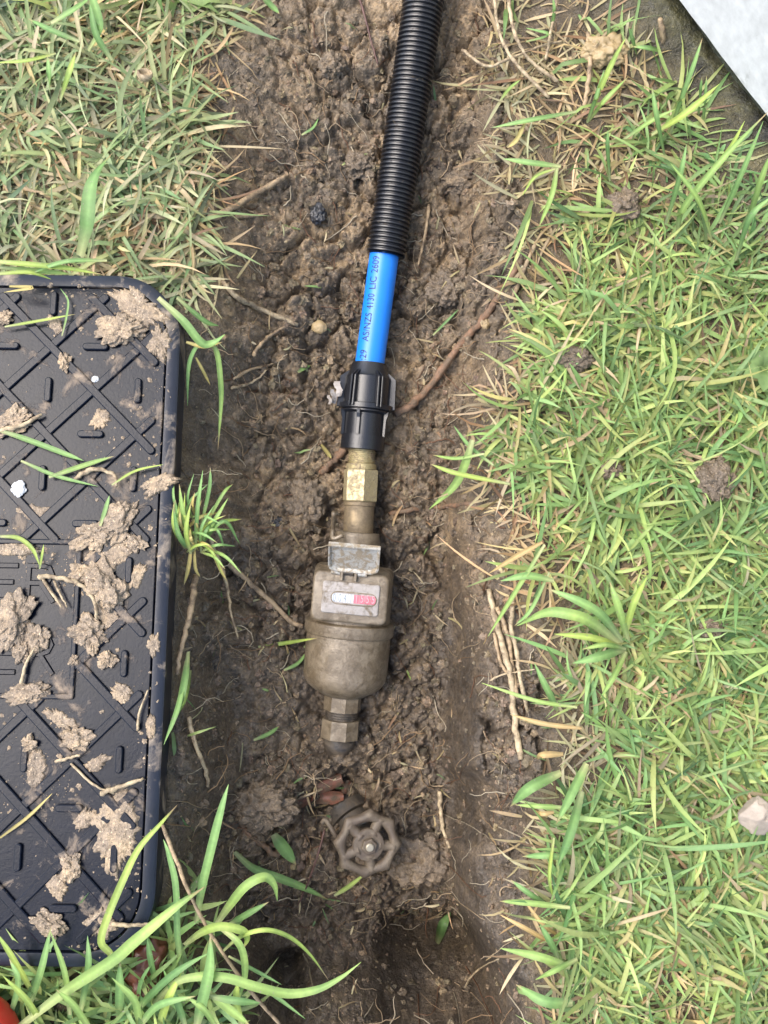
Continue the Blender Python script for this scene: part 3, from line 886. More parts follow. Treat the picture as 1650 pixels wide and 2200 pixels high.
def densify(o, d=0.02):
    q = []
    for i in range(len(o)):
        a, b = o[i], o[(i + 1) % len(o)]
        n = max(1, int(math.hypot(b[0] - a[0], b[1] - a[1]) / d))
        for t in range(n): q.append((a[0] + (b[0] - a[0]) * t / n, a[1] + (b[1] - a[1]) * t / n))
    return q
base_o = densify(rrect(1, 1, 0.2))
def outline(w, h, r): return rrect(w, h, r)
rings = [(LW - 0.002, LL - 0.002, LR - 0.001, 0.000), (LW - 0.0005, LL - 0.0005, LR, ZL - 0.003), (LW, LL, LR, ZL - 0.0012), (LW - 0.003, LL - 0.003, LR - 0.0015, ZL), (LW - 0.0185, LL - 0.0185, LR - 0.009, ZL), (LW - 0.0190, LL - 0.0190, LR - 0.0095, ZL - 0.0005), (LW - 0.0190, LL - 0.0190, LR - 0.0095, ZL - 0.012)]
v, f = [], []
n = len(outline(1, 1, .1))
for w, h, r, z in rings: v += [(x, y, z) for x, y in outline(w, h, r)]
for q in range(len(rings) - 1):
    f += [(q * n + i, q * n + (i + 1) % n, (q + 1) * n + (i + 1) % n, (q + 1) * n + i) for i in range(n)]
sharp(mk('lid_frame', v, f, M_LIDSIDE, lid), 40)
ZP = ZL - 0.0006
rings = [(LW - 0.0212, LL - 0.0212, LR - 0.0106, ZP - 0.010), (LW - 0.0212, LL - 0.0212, LR - 0.0106, ZP - 0.0008), (LW - 0.0226, LL - 0.0226, LR - 0.0113, ZP)]
v, f = [], []
for w, h, r, z in rings: v += [(x, y, z) for x, y in outline(w, h, r)]
for q in range(len(rings) - 1):
    f += [(q * n + i, q * n + (i + 1) % n, (q + 1) * n + (i + 1) % n, (q + 1) * n + i) for i in range(n)]
f.append(tuple((len(rings) - 1) * n + i for i in range(n)))
sharp(mk('lid_panel', v, f, M_LID, lid), 40)
PANX, PANY0, PANY1 = 0.0, 0.0, 0.0
x_r, y_t = lid_xy(166, 1165); x_b, y_b = lid_xy(160, 1497)
PANX = (x_r + x_b) / 2; PANY1, PANY0 = y_t, y_b
LS = 0.0343            # half period of the diamond pattern
xi, yi = lid_xy(264, 1528)
u0 = 3.5 * LS; v0 = yi      # an intersection lies at (u0, v0)
hw = LW / 2 - 0.0135; hh = LL / 2 - 0.0135
def clip_in(x, y, m=0.0):
    if abs(x) > hw - m or abs(y) > hh - m: return False
    cx, cy = hw - LR + 0.013, hh - LR + 0.013
    if abs(x) > cx and abs(y) > cy and math.hypot(abs(x) - cx, abs(y) - cy) > LR - 0.013 - m: return False
    if abs(x) < PANX + 0.001 + m * 0 and PANY0 - 0.001 < y < PANY1 + 0.001: return False
    return True
def ridge(name, a, b, w, h, z0, mat=M_LID, parent=lid, round_end=True):
    a, b = Vector((a[0], a[1], 0)), Vector((b[0], b[1], 0))
    d = (b - a).normalized(); s = Vector((-d.y, d.x, 0))
    def outl(r):
        o = []
        for i in range(7):
            t = R(-90 + 30 * i); o.append(b + d * (r * math.cos(t)) + s * (r * math.sin(t)))
        for i in range(7):
            t = R(-90 + 30 * i); o.append(a - d * (r * math.cos(t)) - s * (r * math.sin(t)))
        return o
    v, f = [], []
    nn = 14
    for r, z in ((w / 2, z0 - 0.0005), (w / 2 - h * 0.18, z0 + h), (w / 2 - h * 0.18 - 0.0007, z0 + h + 0.0004)):
        v += [(q.x, q.y, z) for q in outl(r)]
    for q in range(2): f += [(q * nn + i, q * nn + (i + 1) % nn, (q + 1) * nn + (i + 1) % nn, (q + 1) * nn + i) for i in range(nn)]
    f.append(tuple(2 * nn + i for i in range(nn)))
    return mk(name, v, f, mat, parent, False)
# diamond ribs: lines x+y = c and x-y = c
for sgn in (1, -1):
    for kx in range(-16, 17):
        c = (u0 + sgn * v0) + 2 * LS * kx
        run = []
        for i in range(-400, 401):
            y = i * 0.001
            x = c - sgn * y
            ok = clip_in(x, y, 0.0045)
            if ok: run.append((x, y))
            if (not ok or i == 400) and run:
                if len(run) > 8: ridge('rib', run[0], run[-1], 0.0070, 0.0017 + (0.0003 if sgn > 0 else 0), ZP)
                run = []
# tread bars in the middle of each diamond
for i in range(-12, 13):
    for j in range(-20, 21):
        if (i + j) % 2 == 0: continue
        x, y = u0 + i * LS, v0 + j * LS
        if not clip_in(x, y, 0.010) or (abs(x) < PANX + 0.012 and PANY0 - 0.012 < y < PANY1 + 0.012): continue
        hl = 0.0072
        if (i % 2) == 0: ridge('tread_bar', (x, y - hl), (x, y + hl), 0.0058, 0.0026, ZP)
        else: ridge('tread_bar', (x - hl, y), (x + hl, y), 0.0062, 0.0026, ZP)
# lettering panel border and letters
bw = 0.0044
for a, b in (((-PANX, PANY1), (PANX, PANY1)), ((-PANX, PANY0), (PANX, PANY0))):
    ridge('panel_border', a, b, bw, 0.0019, ZP)
for a, b in (((PANX, PANY0), (PANX, PANY1)), ((-PANX, PANY0), (-PANX, PANY1))):
    ridge('panel_border', a, b, bw, 0.00215, ZP)
GLYPH = {'W': [[(0, 1), (.25, 0)], [(.25, 0), (.5, .8)], [(.5, .8), (.75, 0)], [(.75, 0), (1, 1)]], 'A': [[(0, 0), (.5, 1)], [(.5, 1), (1, 0)], [(.2, .35), (.8, .35)]],
         'T': [[(0, 1), (1, 1)], [(.5, 1), (.5, 0)]], 'E': [[(0, 0), (0, 1)], [(0, 1), (.9, 1)], [(0, .52), (.75, .52)], [(0, 0), (.9, 0)]],
         'M': [[(0, 0), (0, 1)], [(0, 1), (.5, .3)], [(.5, .3), (1, 1)], [(1, 1), (1, 0)]],
         'R': [[(0, 0), (0, 1)], [(0, 1), (.55, 1), (.82, .95), (.95, .76), (.82, .57), (.55, .5), (0, .5)], [(.5, .5), (1, 0)]]}
def word(txt, xr, yb, h, w, gap):
    x = xr - len(txt) * w - (len(txt) - 1) * gap
    for ch in txt:
        v, f = [], []
        for si, st_ in enumerate(GLYPH[ch]):
            pts = [(x + a * w, yb + b * h) for a, b in st_]
            hgt = 0.0013 + 0.00012 * si
            lw = 0.0046
            # flat-topped stroke along the polyline
            L_, R_ = [], []
            for i, p in enumerate(pts):
                q0 = Vector(pts[max(i - 1, 0)]); q1 = Vector(pts[min(i + 1, len(pts) - 1)])
                d = (q1 - q0).normalized(); s = Vector((-d.y, d.x))
                e = Vector((0, 0))
                if i == 0: e = -d * lw * 0.35
                if i == len(pts) - 1: e = d * lw * 0.35
                L_.append(Vector(p) + s * lw / 2 + e); R_.append(Vector(p) - s * lw / 2 + e)
            ring = R_ + L_[::-1]
            nn = len(ring); b0 = len(v)
            cen = [(a + b) / 2 for a, b in zip(L_, R_)]
            inner = [c + (r_ - c) * 0.62 for c, r_ in zip(cen, R_)] + [c + (l_ - c) * 0.62 for c, l_ in zip(cen[::-1], L_[::-1])]
            v += [(q.x, q.y, ZP - 0.0004) for q in ring] + [(q.x, q.y, ZP + hgt) for q in inner]
            f += [(b0 + i, b0 + (i + 1) % nn, b0 + nn + (i + 1) % nn, b0 + nn + i) for i in range(nn)]
            hm = len(pts)
            for i in range(hm - 1):
                f.append((b0 + nn + i, b0 + nn + i + 1, b0 + nn + nn - 2 - i, b0 + nn + nn - 1 - i))
        mk('raised_letter', v, f, M_LID, lid, False)
        x += w + gap
xr1, yb1 = lid_xy(112, 1290); xr2, yb2 = lid_xy(110, 1445)
word('WATER', xr1, yb1, 0.0255, 0.0185, 0.0080)
word('METER', xr2, yb2, 0.0265, 0.0185, 0.0080)

# ------------------------------------------------------------------ clods, stones, mud
from mathutils import noise as mnoise
def ico(sub):
    t = (1 + 5 ** .5) / 2
    v = [Vector(q).normalized() for q in [(-1, t, 0), (1, t, 0), (-1, -t, 0), (1, -t, 0), (0, -1, t), (0, 1, t), (0, -1, -t), (0, 1, -t), (t, 0, -1), (t, 0, 1), (-t, 0, -1), (-t, 0, 1)]]
    f = [(0, 11, 5), (0, 5, 1), (0, 1, 7), (0, 7, 10), (0, 10, 11), (1, 5, 9), (5, 11, 4), (11, 10, 2), (10, 7, 6), (7, 1, 8), (3, 9, 4), (3, 4, 2), (3, 2, 6), (3, 6, 8), (3, 8, 9), (4, 9, 5), (2, 4, 11), (6, 2, 10), (8, 6, 7), (9, 8, 1)]
    for _ in range(sub):
        c = {}; nf = []
        def mid(a, b):
            key = (min(a, b), max(a, b))
            if key not in c:
                v.append(((v[a] + v[b]) / 2).normalized()); c[key] = len(v) - 1
            return c[key]
        for a, b, d in f:
            x, y, z = mid(a, b), mid(b, d), mid(d, a)
            nf += [(a, x, z), (b, y, x), (d, z, y), (x, y, z)]
        f = nf
    return v, f
ICO3, ICO4, ICO0, ICO1 = ico(3), ico(4), ico(0), ico(1)
def lump(name, c, sx, sy, sz, mat, label, cat, group=None, seed=0, rough=0.35, freq=1.6, angular=False, rot=0.0, fine=0.12):
    vs, fs = ICO4
    off = Vector((seed * 3.7, seed * 1.9, seed * 5.3))
    v = []
    cr_, sr_ = math.cos(rot), math.sin(rot)
    for q in vs:
        d = 1 + rough * mnoise.noise(q * freq + off) + rough * 0.5 * mnoise.noise(q * freq * 2.7 + off) + fine * 0.35 * mnoise.noise(q * freq * 5 + off)
        if angular:
            for ax in range(9):
                nv = Vector((math.sin(ax * 2.4 + seed), math.cos(ax * 1.7 + seed * 2), math.sin(ax * 3.9 + 1))).normalized()
                dp = q.dot(nv)
                if dp > 0.05: d = min(d, 0.78 / dp)
        else:
            f1_ = mnoise.voronoi(q * freq * 1.7 + off)[0][0]; f2_ = mnoise.voronoi(q * freq * 4.1 + off)[0][0]
            d += fine * 1.5 * (math.sqrt(max(0, 1 - (f1_ / 0.8) ** 2)) - 0.6) + fine * 0.7 * (math.sqrt(max(0, 1 - (f2_ / 0.8) ** 2)) - 0.6)
        x, y, z = q.x * d * sx, q.y * d * sy, q.z * d * sz
        v.append((x * cr_ - y * sr_, x * sr_ + y * cr_, z))
    o = mk(name, v, fs, mat, None, True)
    o.location = c
    return tag(o, label, cat, group)
def on_lid(px, py, dz=0.0):
    p = P(px, py, ZL + dz); return p
K = 0.00035   # metres per pixel on the lid
LIDCL = [(262, 708, 38, 26, 'tan mud lump caked on the rounded top corner of the lid', .2), (140, 776, 11, 17, 'small brown mud pellet on a rib crossing of the lid', .1),
         (22, 908, 40, 20, 'mud lump with straw at the left edge of the lid above the white flake', .4), (198, 1152, 34, 24, 'pale mud lump above the lettering panel on the lid', .3),
         (252, 1128, 40, 26, 'crumbly mud clump below the straw heap on the lid', .9), (222, 1262, 30, 42, 'largest mud clump on the lid, right of the lettering panel', .5),
         (172, 1232, 20, 16, 'mud lump touching the lettering panel border on the lid', .0), (188, 1362, 32, 26, 'mud clump on the lower end of the largest clump on the lid', -.5),
         (28, 1335, 30, 46, 'long mud clump left of the letters on the lid', -.4), (80, 1372, 19, 26, 'oval mud lump sitting on the raised letter R', .1),
         (44, 1395, 15, 24, 'narrow mud lump left of the lower letter R', .1), (62, 1492, 34, 18, 'mud clump on the bottom border of the lettering panel', .2),
         (228, 1417, 15, 14, 'round mud pellet below and right of the lettering panel', 0), (162, 1588, 27, 17, 'mud clump on a rib below the lettering panel', .1),
         (105, 1985, 30, 18, 'mud clump near the bottom of the lid above the grass', -.5), (152, 1862, 17, 22, 'mud lump beside the large smear at the lower right of the lid', .2),
         (160, 1418, 9, 9, 'tiny mud ball on the corner of the lettering panel border', 0), (10, 682, 14, 12, 'mud speck at the top left edge of the lid', 0),
         (290, 1165, 22, 12, 'mud lump near the right slot of the lid below the straw heap', -.6), (60, 1600, 12, 14, 'mud lump near the left edge at the lower part of the lid', 0)]
for i, (a, b, w, h, lab, ro) in enumerate(LIDCL):
    lump('mud_clump', on_lid(a, b, 0.001 + min(w, h) * K * 0.12), w * K, h * K, max(min(w, h) * K * 0.34, 0.0020), M_MUD, lab, 'mud', 'mud clumps on the lid', i + 1, 0.85, 1.5, rot=ro, fine=0.30)
def smear(px, py, w, h, label, seed, rot=0.0):
    c = on_lid(px, py, 0.0)
    n, m_ = 140, 10
    v, f = [], []
    for j in range(m_ + 1):
        rr = j / m_
        for i in range(n):
            a = 2 * math.pi * i / n
            q = Vector((math.cos(a), math.sin(a), 0))
            edge = 1 + 0.45 * mnoise.noise(q * 1.6 + Vector((seed * 5.1, 0, 0))) + 0.28 * mnoise.noise(q * 4.3 + Vector((seed * 3.3, 2, 0))) + 0.16 * mnoise.noise(q * 11 + Vector((seed, 2, 3))) + 0.10 * mnoise.noise(q * 26 + Vector((seed, 7, 3)))
            x, y = math.cos(a) * w * K * rr * edge, math.sin(a) * h * K * rr * edge
            z = (0.0008 if seed < 20 else 0.0002) + 0.0011 * (1 - rr ** 3) + 0.0016 * mnoise.noise(Vector((x * 160, y * 160, seed))) * (1 - rr) ** .5 + (-0.0025 if j == m_ else 0)
            v.append((x * math.cos(rot) - y * math.sin(rot), x * math.sin(rot) + y * math.cos(rot), z))
    for j in range(m_):
        f += [(j * n + i, j * n + (i + 1) % n, (j + 1) * n + (i + 1) % n, (j + 1) * n + i) for i in range(n)]
    o = mk('mud_smear', v, [tuple(reversed(q)) for q in f], M_MUD, None, True)
    o.location = c
    tag(o, label, 'mud', 'mud smears on the lid')
smear(300, 660, 62, 36, 'smeared mud along the rounded top right corner of the lid', 1, -.6)
smear(340, 735, 26, 42, 'mud streak on the right rim just below the corner of the lid', 2)
smear(248, 1790, 48, 76, 'large pale mud smear at the lower right of the lid', 3, .1)
smear(340, 1040, 42, 22, 'mud smear crossing the right rim beside the grass tuft', 4, .3)
smear(35, 1180, 50, 16, 'flat mud smear on the top border of the lettering panel', 5)
smear(262, 1490, 28, 20, 'mud smear on a rib right of the lettering panel corner', 6, -.5)
smear(330, 1385, 14, 24, 'thin mud patch on the right rim at mid length', 7)
smear(325, 1560, 11, 26, 'thin mud patch on the right rim at its lower part', 8)
for i, (a, b, w, h, lab) in enumerate([(120, 700, 30, 14, 'faint mud streak across the upper ribs of the lid'), (215, 900, 22, 26, 'thin mud smear between two tread bars in the upper lid'), (75, 1100, 34, 18, 'mud smear on the rib crossing left of the straw heap'),
        (232, 1190, 46, 40, 'thin mud film under the largest clump on the lid'), (40, 1370, 46, 44, 'thin mud film under the clumps by the letters'), (235, 1330, 30, 22, 'mud film right of the clump below the panel border'), (130, 1545, 40, 16, 'thin smear along the rib below the lettering panel'),
        (75, 1650, 26, 34, 'mud smear at the lower left part of the lid'), (205, 1640, 34, 14, 'thin smear beside the small pale straw on the lid'), (180, 1760, 30, 16, 'thin mud smear left of the large pale one'), (120, 1900, 34, 20, 'mud smear above the lowest clump on the lid'), (290, 1240, 18, 34, 'narrow mud smear near the right slot of the lid'),
        (215, 1985, 30, 26, 'mud smear at the lower right corner of the lid')]):
    smear(a, b, w, h, lab, 20 + i, 0.5 * (i % 5) - 1)
lump('white_flake', on_lid(40, 1050, 0.001), 15 * K, 17 * K, 0.0018, M_CHALK, 'large chalk-white flake on the lid near the left edge', 'flake', None, 31, .3)
lump('white_flake', on_lid(205, 815, 0.001), 8 * K, 7 * K, 0.0014, M_CHALK, 'small white flake at a rib crossing high on the lid', 'flake', None, 32, .2)
def soil_lump(px, py, w, h, hz, mat, label, cat, seed, group=None, lift=0.0, **kw):
    p = S(px, py, lift)
    k = (CAM.z - p.z) / 0.97 / FPX
    return lump(cat.replace(' ', '_'), p, w * k, h * k, hz * k, mat, label, cat, group, seed, **kw)
SL = 'soil clods'
soil_lump(1540, 1032, 36, 40, 20, M_CLOD, 'fist-shaped brown soil clod among the grass at right', 'soil clod', 41, SL, 0.012, rot=.4, fine=.2)
soil_lump(1338, 442, 34, 34, 22, M_CLOD, 'soil clod in the thin straw-strewn grass below the white wall', 'soil clod', 42, SL, 0.007, fine=.2)
soil_lump(1238, 770, 36, 24, 18, M_CLOD, 'flat soil clod in the grass level with the coupling', 'soil clod', 43, SL, 0.008, fine=.2)
soil_lump(1300, 110, 46, 34, 26, M_TANSTONE, 'tan clay clod among straw near the white wall', 'soil clod', 44, SL, 0.006, fine=.2)
soil_lump(915, 1850, 58, 46, 30, M_CLOD, 'broad soil clod right of the handwheel', 'soil clod', 45, SL, 0.002, rough=.45, fine=.3)
soil_lump(1310, 1010, 22, 18, 16, M_CLOD, 'small brown clod in the grass left of the fist-shaped clod', 'soil clod', 46, SL, 0.010, fine=.2)
soil_lump(1530, 1352, 22, 20, 16, M_CLOD, 'small grey-brown clod in the lower right grass', 'soil clod', 47, SL, 0.011, fine=.2)
soil_lump(775, 355, 32, 30, 22, M_CLOD, 'rounded soil clod beside the left of the conduit', 'soil clod', 48, SL, 0.001, fine=.3)
soil_lump(712, 140, 26, 28, 20, M_CLOD, 'soil clod high in the trench left of the conduit', 'soil clod', 49, SL, 0.001, fine=.3)
soil_lump(990, 385, 46, 30, 20, M_CLOD, 'wide soil clod on the right bank beside the conduit', 'soil clod', 50, SL, 0.0, fine=.3)
soil_lump(960, 620, 40, 34, 24, M_CLOD, 'soil clod right of the blue pipe', 'soil clod', 51, SL, 0.0, fine=.3)
soil_lump(560, 1730, 60, 40, 26, M_CLOD, 'broad soil clod between the lid and the handwheel', 'soil clod', 52, SL, 0.0, rough=.45, fine=.3)
soil_lump(650, 1080, 40, 46, 22, M_CLOD, 'soil clod left of the brass nut', 'soil clod', 53, SL, 0.0, fine=.3)
soil_lump(1628, 1752, 40, 36, 28, M_STONE, 'pale angular stone at the right edge of the lawn', 'stone', 54, None, 0.022, angular=True, rough=.2, fine=.05)
soil_lump(684, 458, 16, 22, 12, M_BLKSTONE, 'small black stone in the soil left of the conduit end', 'stone', 55, None, 0.002)
soil_lump(686, 703, 17, 14, 10, M_TANSTONE, 'smooth tan pebble left of the blue pipe', 'pebble', 56, None, 0.002, fine=.03, rough=.15)
soil_lump(598, 1122, 14, 12, 10, M_BLKSTONE, 'small round black pebble left of the meter inlet', 'pebble', 57, None, 0.002, fine=.03)
soil_lump(312, 2075, 44, 62, 40, M_REDSTONE, 'dark red wet stone behind grass below the lid corner', 'stone', 58, None, 0.004, rough=.25, fine=.06)
# snail shell like broken husk
hp = S(312, 165, 0.024)
v, f = lathe_vf([(-0.003, 0.0015), (-0.002, 0.0045), (0.001, 0.0062), (0.004, 0.0058), (0.0042, 0.0048), (0.001, 0.0046), (-0.001, 0.0030)], 20, True)
v = [(x * (1 + .12 * math.sin(3 * i)), z, y) for i, (x, y, z) in enumerate(v)]
o = mk('broken_husk', v, f, M_PALE); o.location = hp; o.rotation_euler = (-.5, .2, 0)
tag(o, 'small broken pale husk lying in the upper left grass', 'husk')
# red shoe tip at the bottom left corner
sp = P(-62, 2262, 0.035)
o = lump('red_shoe', sp, 0.034, 0.040, 0.028, M_RED, 'rounded red toe of a shoe at the bottom left corner', 'shoe', None, 61, 0.03, 0.8, fine=0.0)

# ------------------------------------------------------------------ roots, sticks, stems
def strand(name, pts, rpx, mat, label, cat, group=None, lift=None, seg=8, taper=0.5, seed=0, wob=0.3, z=None):
    q = []
    for a in pts:
        l = (rpx * 0.0003 if lift is None else lift)
        if len(a) == 3: q.append(P(a[0], a[1], a[2]))
        else: q.append(S(a[0], a[1], l))
    # straighten height so a stiff root bridges the hollows
    zs = [p.z for p in q]
    path = catmull(q, 8)
    n = len(path); rr = []
    rg = random.Random(seed)
    for i in range(n):
        k = (CAM.z - path[i].z) / 0.97 / FPX
        t = i / (n - 1)
        rr.append(rpx * k * (1 - (1 - taper) * t) * (1 + wob * mnoise.noise(Vector((i * 0.45, seed * 7.7, 0)))) * (0.75 if i in (0, n - 1) else 1))
        path[i] = path[i] + Vector((mnoise.noise(Vector((i * .5, seed, 1))), mnoise.noise(Vector((i * .5, seed, 5))), 0.5 * mnoise.noise(Vector((i * .5, seed, 9))))) * rpx * k * 0.55
    v, f = sweep_vf(path, rr, seg)
    o = mk(name, v, f, mat)
    return tag(o, label, cat, group)
G = 'loose roots in the trench'
strand('root', [(846, 890), (880, 872), (925, 828), (985, 745), (1035, 690), (1066, 645), (1098, 596), (1120, 556)], 9, M_ROOTR, 'thick brown root slanting up to the right from the coupling', 'root', G, 0.002, 12, 0.75, 1)
strand('root', [(742, 963), (715, 990), (688, 1018)], 9, M_ROOTR, 'thick red-brown root end showing left of the brass fitting', 'root', G, 0.004, 12, 0.9, 2)
strand('root', [(1102, 640), (1120, 596), (1134, 560), (1150, 525)], 5, M_ROOT, 'yellowish root leaning on the right bank beside the blue pipe', 'root', G, 0.004, 10, 0.8, 3)
strand('stick', [(446, 473), (500, 446), (560, 410), (613, 378)], 8, M_ROOT, 'tan stick on the upper left bank pointing at the conduit', 'stick', None, 0.005, 10, 0.7, 4)
strand('stick', [(505, 466), (540, 464), (577, 459)], 5, M_ROOT, 'short tan splinter just below the tan stick on the upper left bank', 'stick', None, 0.003, 8, 0.5, 5)
strand('stick', [(478, 604), (492, 622), (512, 640), (560, 664), (640, 698)], 6, M_PALE, 'straight pale stick pointing at the pebble left of the blue pipe', 'stick', None, 0.005, 10, 0.9, 6)
strand('root', [(543, 765), (560, 740), (585, 718), (612, 702)], 5, M_ROOT, 'orange-brown root stub below the straight pale stick', 'root', G, 0.004, 8, 0.6, 7)
strand('root', [(497, 834), (530, 826), (556, 812), (572, 795)], 3.5, M_PALE, 'thin pale curved root on the left bank level with the coupling', 'root', G, 0.003, 8, 0.5, 8)
strand('root', [(500, 815), (535, 795), (575, 785), (610, 770)], 4, M_ROOT, 'brown rootlet just above the thin pale curved root', 'root', G, 0.002, 8, 0.5, 9)
strand('root', [(1050, 1266), (1064, 1325), (1083, 1400), (1098, 1455), (1104, 1530), (1118, 1632)], 6, M_PALE, 'longest pale runner hanging down the right bank', 'runner', 'runners hanging on the right bank', 0.006, 10, 1.15, 10)
strand('root', [(1104, 1282), (1098, 1345), (1110, 1400), (1116, 1450), (1134, 1530)], 5, M_PALE, 'pale runner crossing behind the longest one on the right bank', 'runner', 'runners hanging on the right bank', 0.008, 8, 0.8, 11)
strand('root', [(1068, 1304), (1090, 1360), (1101, 1430), (1112, 1500)], 5, M_ROOT, 'brown runner in the middle of the bundle on the right bank', 'runner', 'runners hanging on the right bank', 0.004, 8, 0.8, 12)
strand('root', [(1062, 1360), (1075, 1420), (1092, 1450)], 4, M_ROOT, 'short brown runner at the left of the bundle on the right bank', 'runner', 'runners hanging on the right bank', 0.003, 8, 0.8, 13)
strand('root', [(1052, 1462), (1085, 1448), (1148, 1438)], 2.5, M_PALE, 'thin side root crossing the bundle of runners on the right bank', 'runner', 'runners hanging on the right bank', 0.009, 6, 0.6, 14)
strand('stem', [(420, 1235), (412, 1300), (402, 1345), (388, 1400), (380, 1450)], 7, M_ROOT, 'tan stem lying between the lid and the trench', 'stem', None, 0.012, 8, 0.7, 15)
strand('stem', [(452, 1160), (472, 1210), (488, 1260), (496, 1315), (512, 1372)], 5, M_PALE, 'slender stem dropping down the left bank below the grass tuft', 'stem', None, 0.006, 8, 0.4, 16)
strand('root', [(490, 1212), (535, 1250), (590, 1300), (625, 1335), (652, 1346)], 6, M_ROOT, 'brown root running from the left bank to the meter band', 'root', G, 0.005, 10, 0.8, 17)
strand('twig', [(698, 1782), (680, 1845), (660, 1900), (640, 1945)], 2.6, M_DTWIG, 'thin dark red twig left of the handwheel', 'twig', None, 0.012, 6, 0.6, 18)
strand('root', [(500, 1740), (530, 1785), (560, 1812), (598, 1842)], 7, M_ROOTR, 'brown root on the soil between the tall grass blade and the handwheel', 'root', G, 0.003, 10, 0.8, 19)
strand('twig', [(768, -20), (785, 40), (798, 90), (812, 138)], 3, M_DTWIG, 'dark thin twig at the top of the trench left of the conduit', 'twig', None, 0.004, 6, 0.7, 20)
strand('stem', [(998, 2122), (1015, 2095), (1040, 2075), (1072, 2060)], 2.4, M_PALE, 'long thin pale stem over the pit at the bottom of the trench', 'stem', None, 0.02, 6, 0.6, 21)
strand('root', [(945, 1700), (947, 1745), (953, 1785), (966, 1822)], 5, M_PALE, 'pale stub of root at the foot of the right trench wall', 'root', G, 0.004, 8, 0.7, 22)
strand('root', [(922, 440), (917, 480), (908, 530), (898, 570)], 4, M_ROOT, 'slim tan root right of the conduit end', 'root', G, 0.003, 8, 0.6, 23)
strand('root', [(838, 1104), (880, 1096), (940, 1090), (1010, 1082)], 6, M_ROOTR, 'reddish root lying right of the brass sleeve', 'root', G, 0.002, 10, 0.8, 24)
strand('root', [(405, 1540), (420, 1600), (440, 1650), (448, 1690)], 5, M_PALE, 'pale root standing on the left bank beside the outlet nut', 'root', G, 0.006, 8, 0.8, 25)
strand('root', [(640, 1716), (672, 1704), (700, 1690), (722, 1672)], 3, M_PALE, 'fine yellow root crossing the red leaf scraps', 'root', G, 0.006, 6, 0.6, 26)
strand('stem', [(1062, -30, 0.02), (1068, 50, 0.022), (1090, 110, 0.022), (1130, 160, 0.018), (1180, 210, 0.012)], 3.6, M_PALE, 'outer of two curled pale stems at the top right of the trench', 'stem', 'curled pale stems', None, 8, 1.2, 27)
strand('stem', [(1092, -30, 0.02), (1098, 40, 0.024), (1118, 100, 0.022), (1150, 140, 0.015), (1200, 175, 0.010)], 4.2, M_PALE, 'inner of two curled pale stems at the top right of the trench', 'stem', 'curled pale stems', None, 8, 1.1, 28)
strand('stem', [(992, 107, 0.006), (1045, 142, 0.012), (1090, 128, 0.015), (1160, 100, 0.015), (1210, 88, 0.012)], 3.6, M_PALE, 'kinked pale stem reaching left over the soil at the top right', 'stem', None, None, 8, 0.8, 29)
strand('stem', [(1262, 70, 0.018), (1268, 130, 0.018), (1262, 190, 0.012), (1255, 230, 0.008)], 6, M_ROOT, 'upright tan stem beside the tan clay clod', 'stem', None, None, 8, 0.8, 30)
strand('stem', [(1200, -20, 0.02), (1185, 60, 0.02), (1172, 130, 0.014)], 4, M_PALE, 'straight pale stem right of the curled stems', 'stem', None, None, 8, 0.8, 31)
strand('stem', [(1418, 40, 0.04), (1424, 75, 0.03), (1428, 120, 0.012)], 6, M_ROOT, 'brown cut stem standing near the white wall', 'stem', None, None, 8, 0.9, 32)
strand('stem', [(1447, 112, 0.012), (1470, 80, 0.02), (1488, 58, 0.026)], 4, M_ROOT, 'leaning stem under the edge of the white wall', 'stem', None, None, 8, 0.4, 33)
strand('stem', [(349, 1772, 0.045), (404, 1912, 0.05), (455, 2010, 0.045), (527, 2115, 0.03), (602, 2202, 0.01)], 4, M_ROOT, 'long brown stem crossing the bottom grass from the lid to the lower edge', 'stem', None, None, 8, 0.9, 34)
# scraps of red leaf by the valve
def leaf_scrap(px, py, w, h, rot, label, seed, mat=M_LEAFR, lift=0.006):
    p = S(px, py, lift); k = (CAM.z - p.z) / 0.97 / FPX
    n, m_ = 9, 5; v, f = [], []
    rg = random.Random(seed)
    for lay in (0, 1):
        for i in range(n):
            for j in range(m_):
                a, b = i / (n - 1) * 2 - 1, j / (m_ - 1) * 2 - 1
                ww = math.sqrt(max(0, 1 - 0.7 * a * a)) * (1 + rg.uniform(-.12, .12) * (lay == 0))
                x, y = a * w * k, b * h * k * ww
                z = 0.004 * (b * b) * (1 if seed % 2 else -1) + 0.002 * math.sin(a * 3 + seed) - lay * 0.0006
                v.append((x * math.cos(rot) - y * math.sin(rot), x * math.sin(rot) + y * math.cos(rot), z))
    for lay in (0, 1):
        for i in range(n - 1):
            for j in range(m_ - 1):
                b0 = lay * n * m_
                q = (b0 + i * m_ + j, b0 + (i + 1) * m_ + j, b0 + (i + 1) * m_ + j + 1, b0 + i * m_ + j + 1)
                f.append(q if lay == 0 else q[::-1])
    o = mk('leaf_scrap', v, f, mat); o.location = p
    tag(o, label, 'leaf', 'rotten leaf scraps by the valve')
leaf_scrap(706, 1712, 30, 13, .05, 'pinkish red leaf scrap just above the valve bonnet', 71, lift=0.012)
leaf_scrap(700, 1684, 34, 17, .3, 'brown rotten leaf behind the pinkish red scrap', 72)
leaf_scrap(655, 1720, 18, 9, .5, 'small orange-brown leaf scrap left of the pinkish one', 73)
leaf_scrap(742, 1690, 14, 10, 1.2, 'rust-coloured leaf scrap right of the brown rotten leaf', 74)

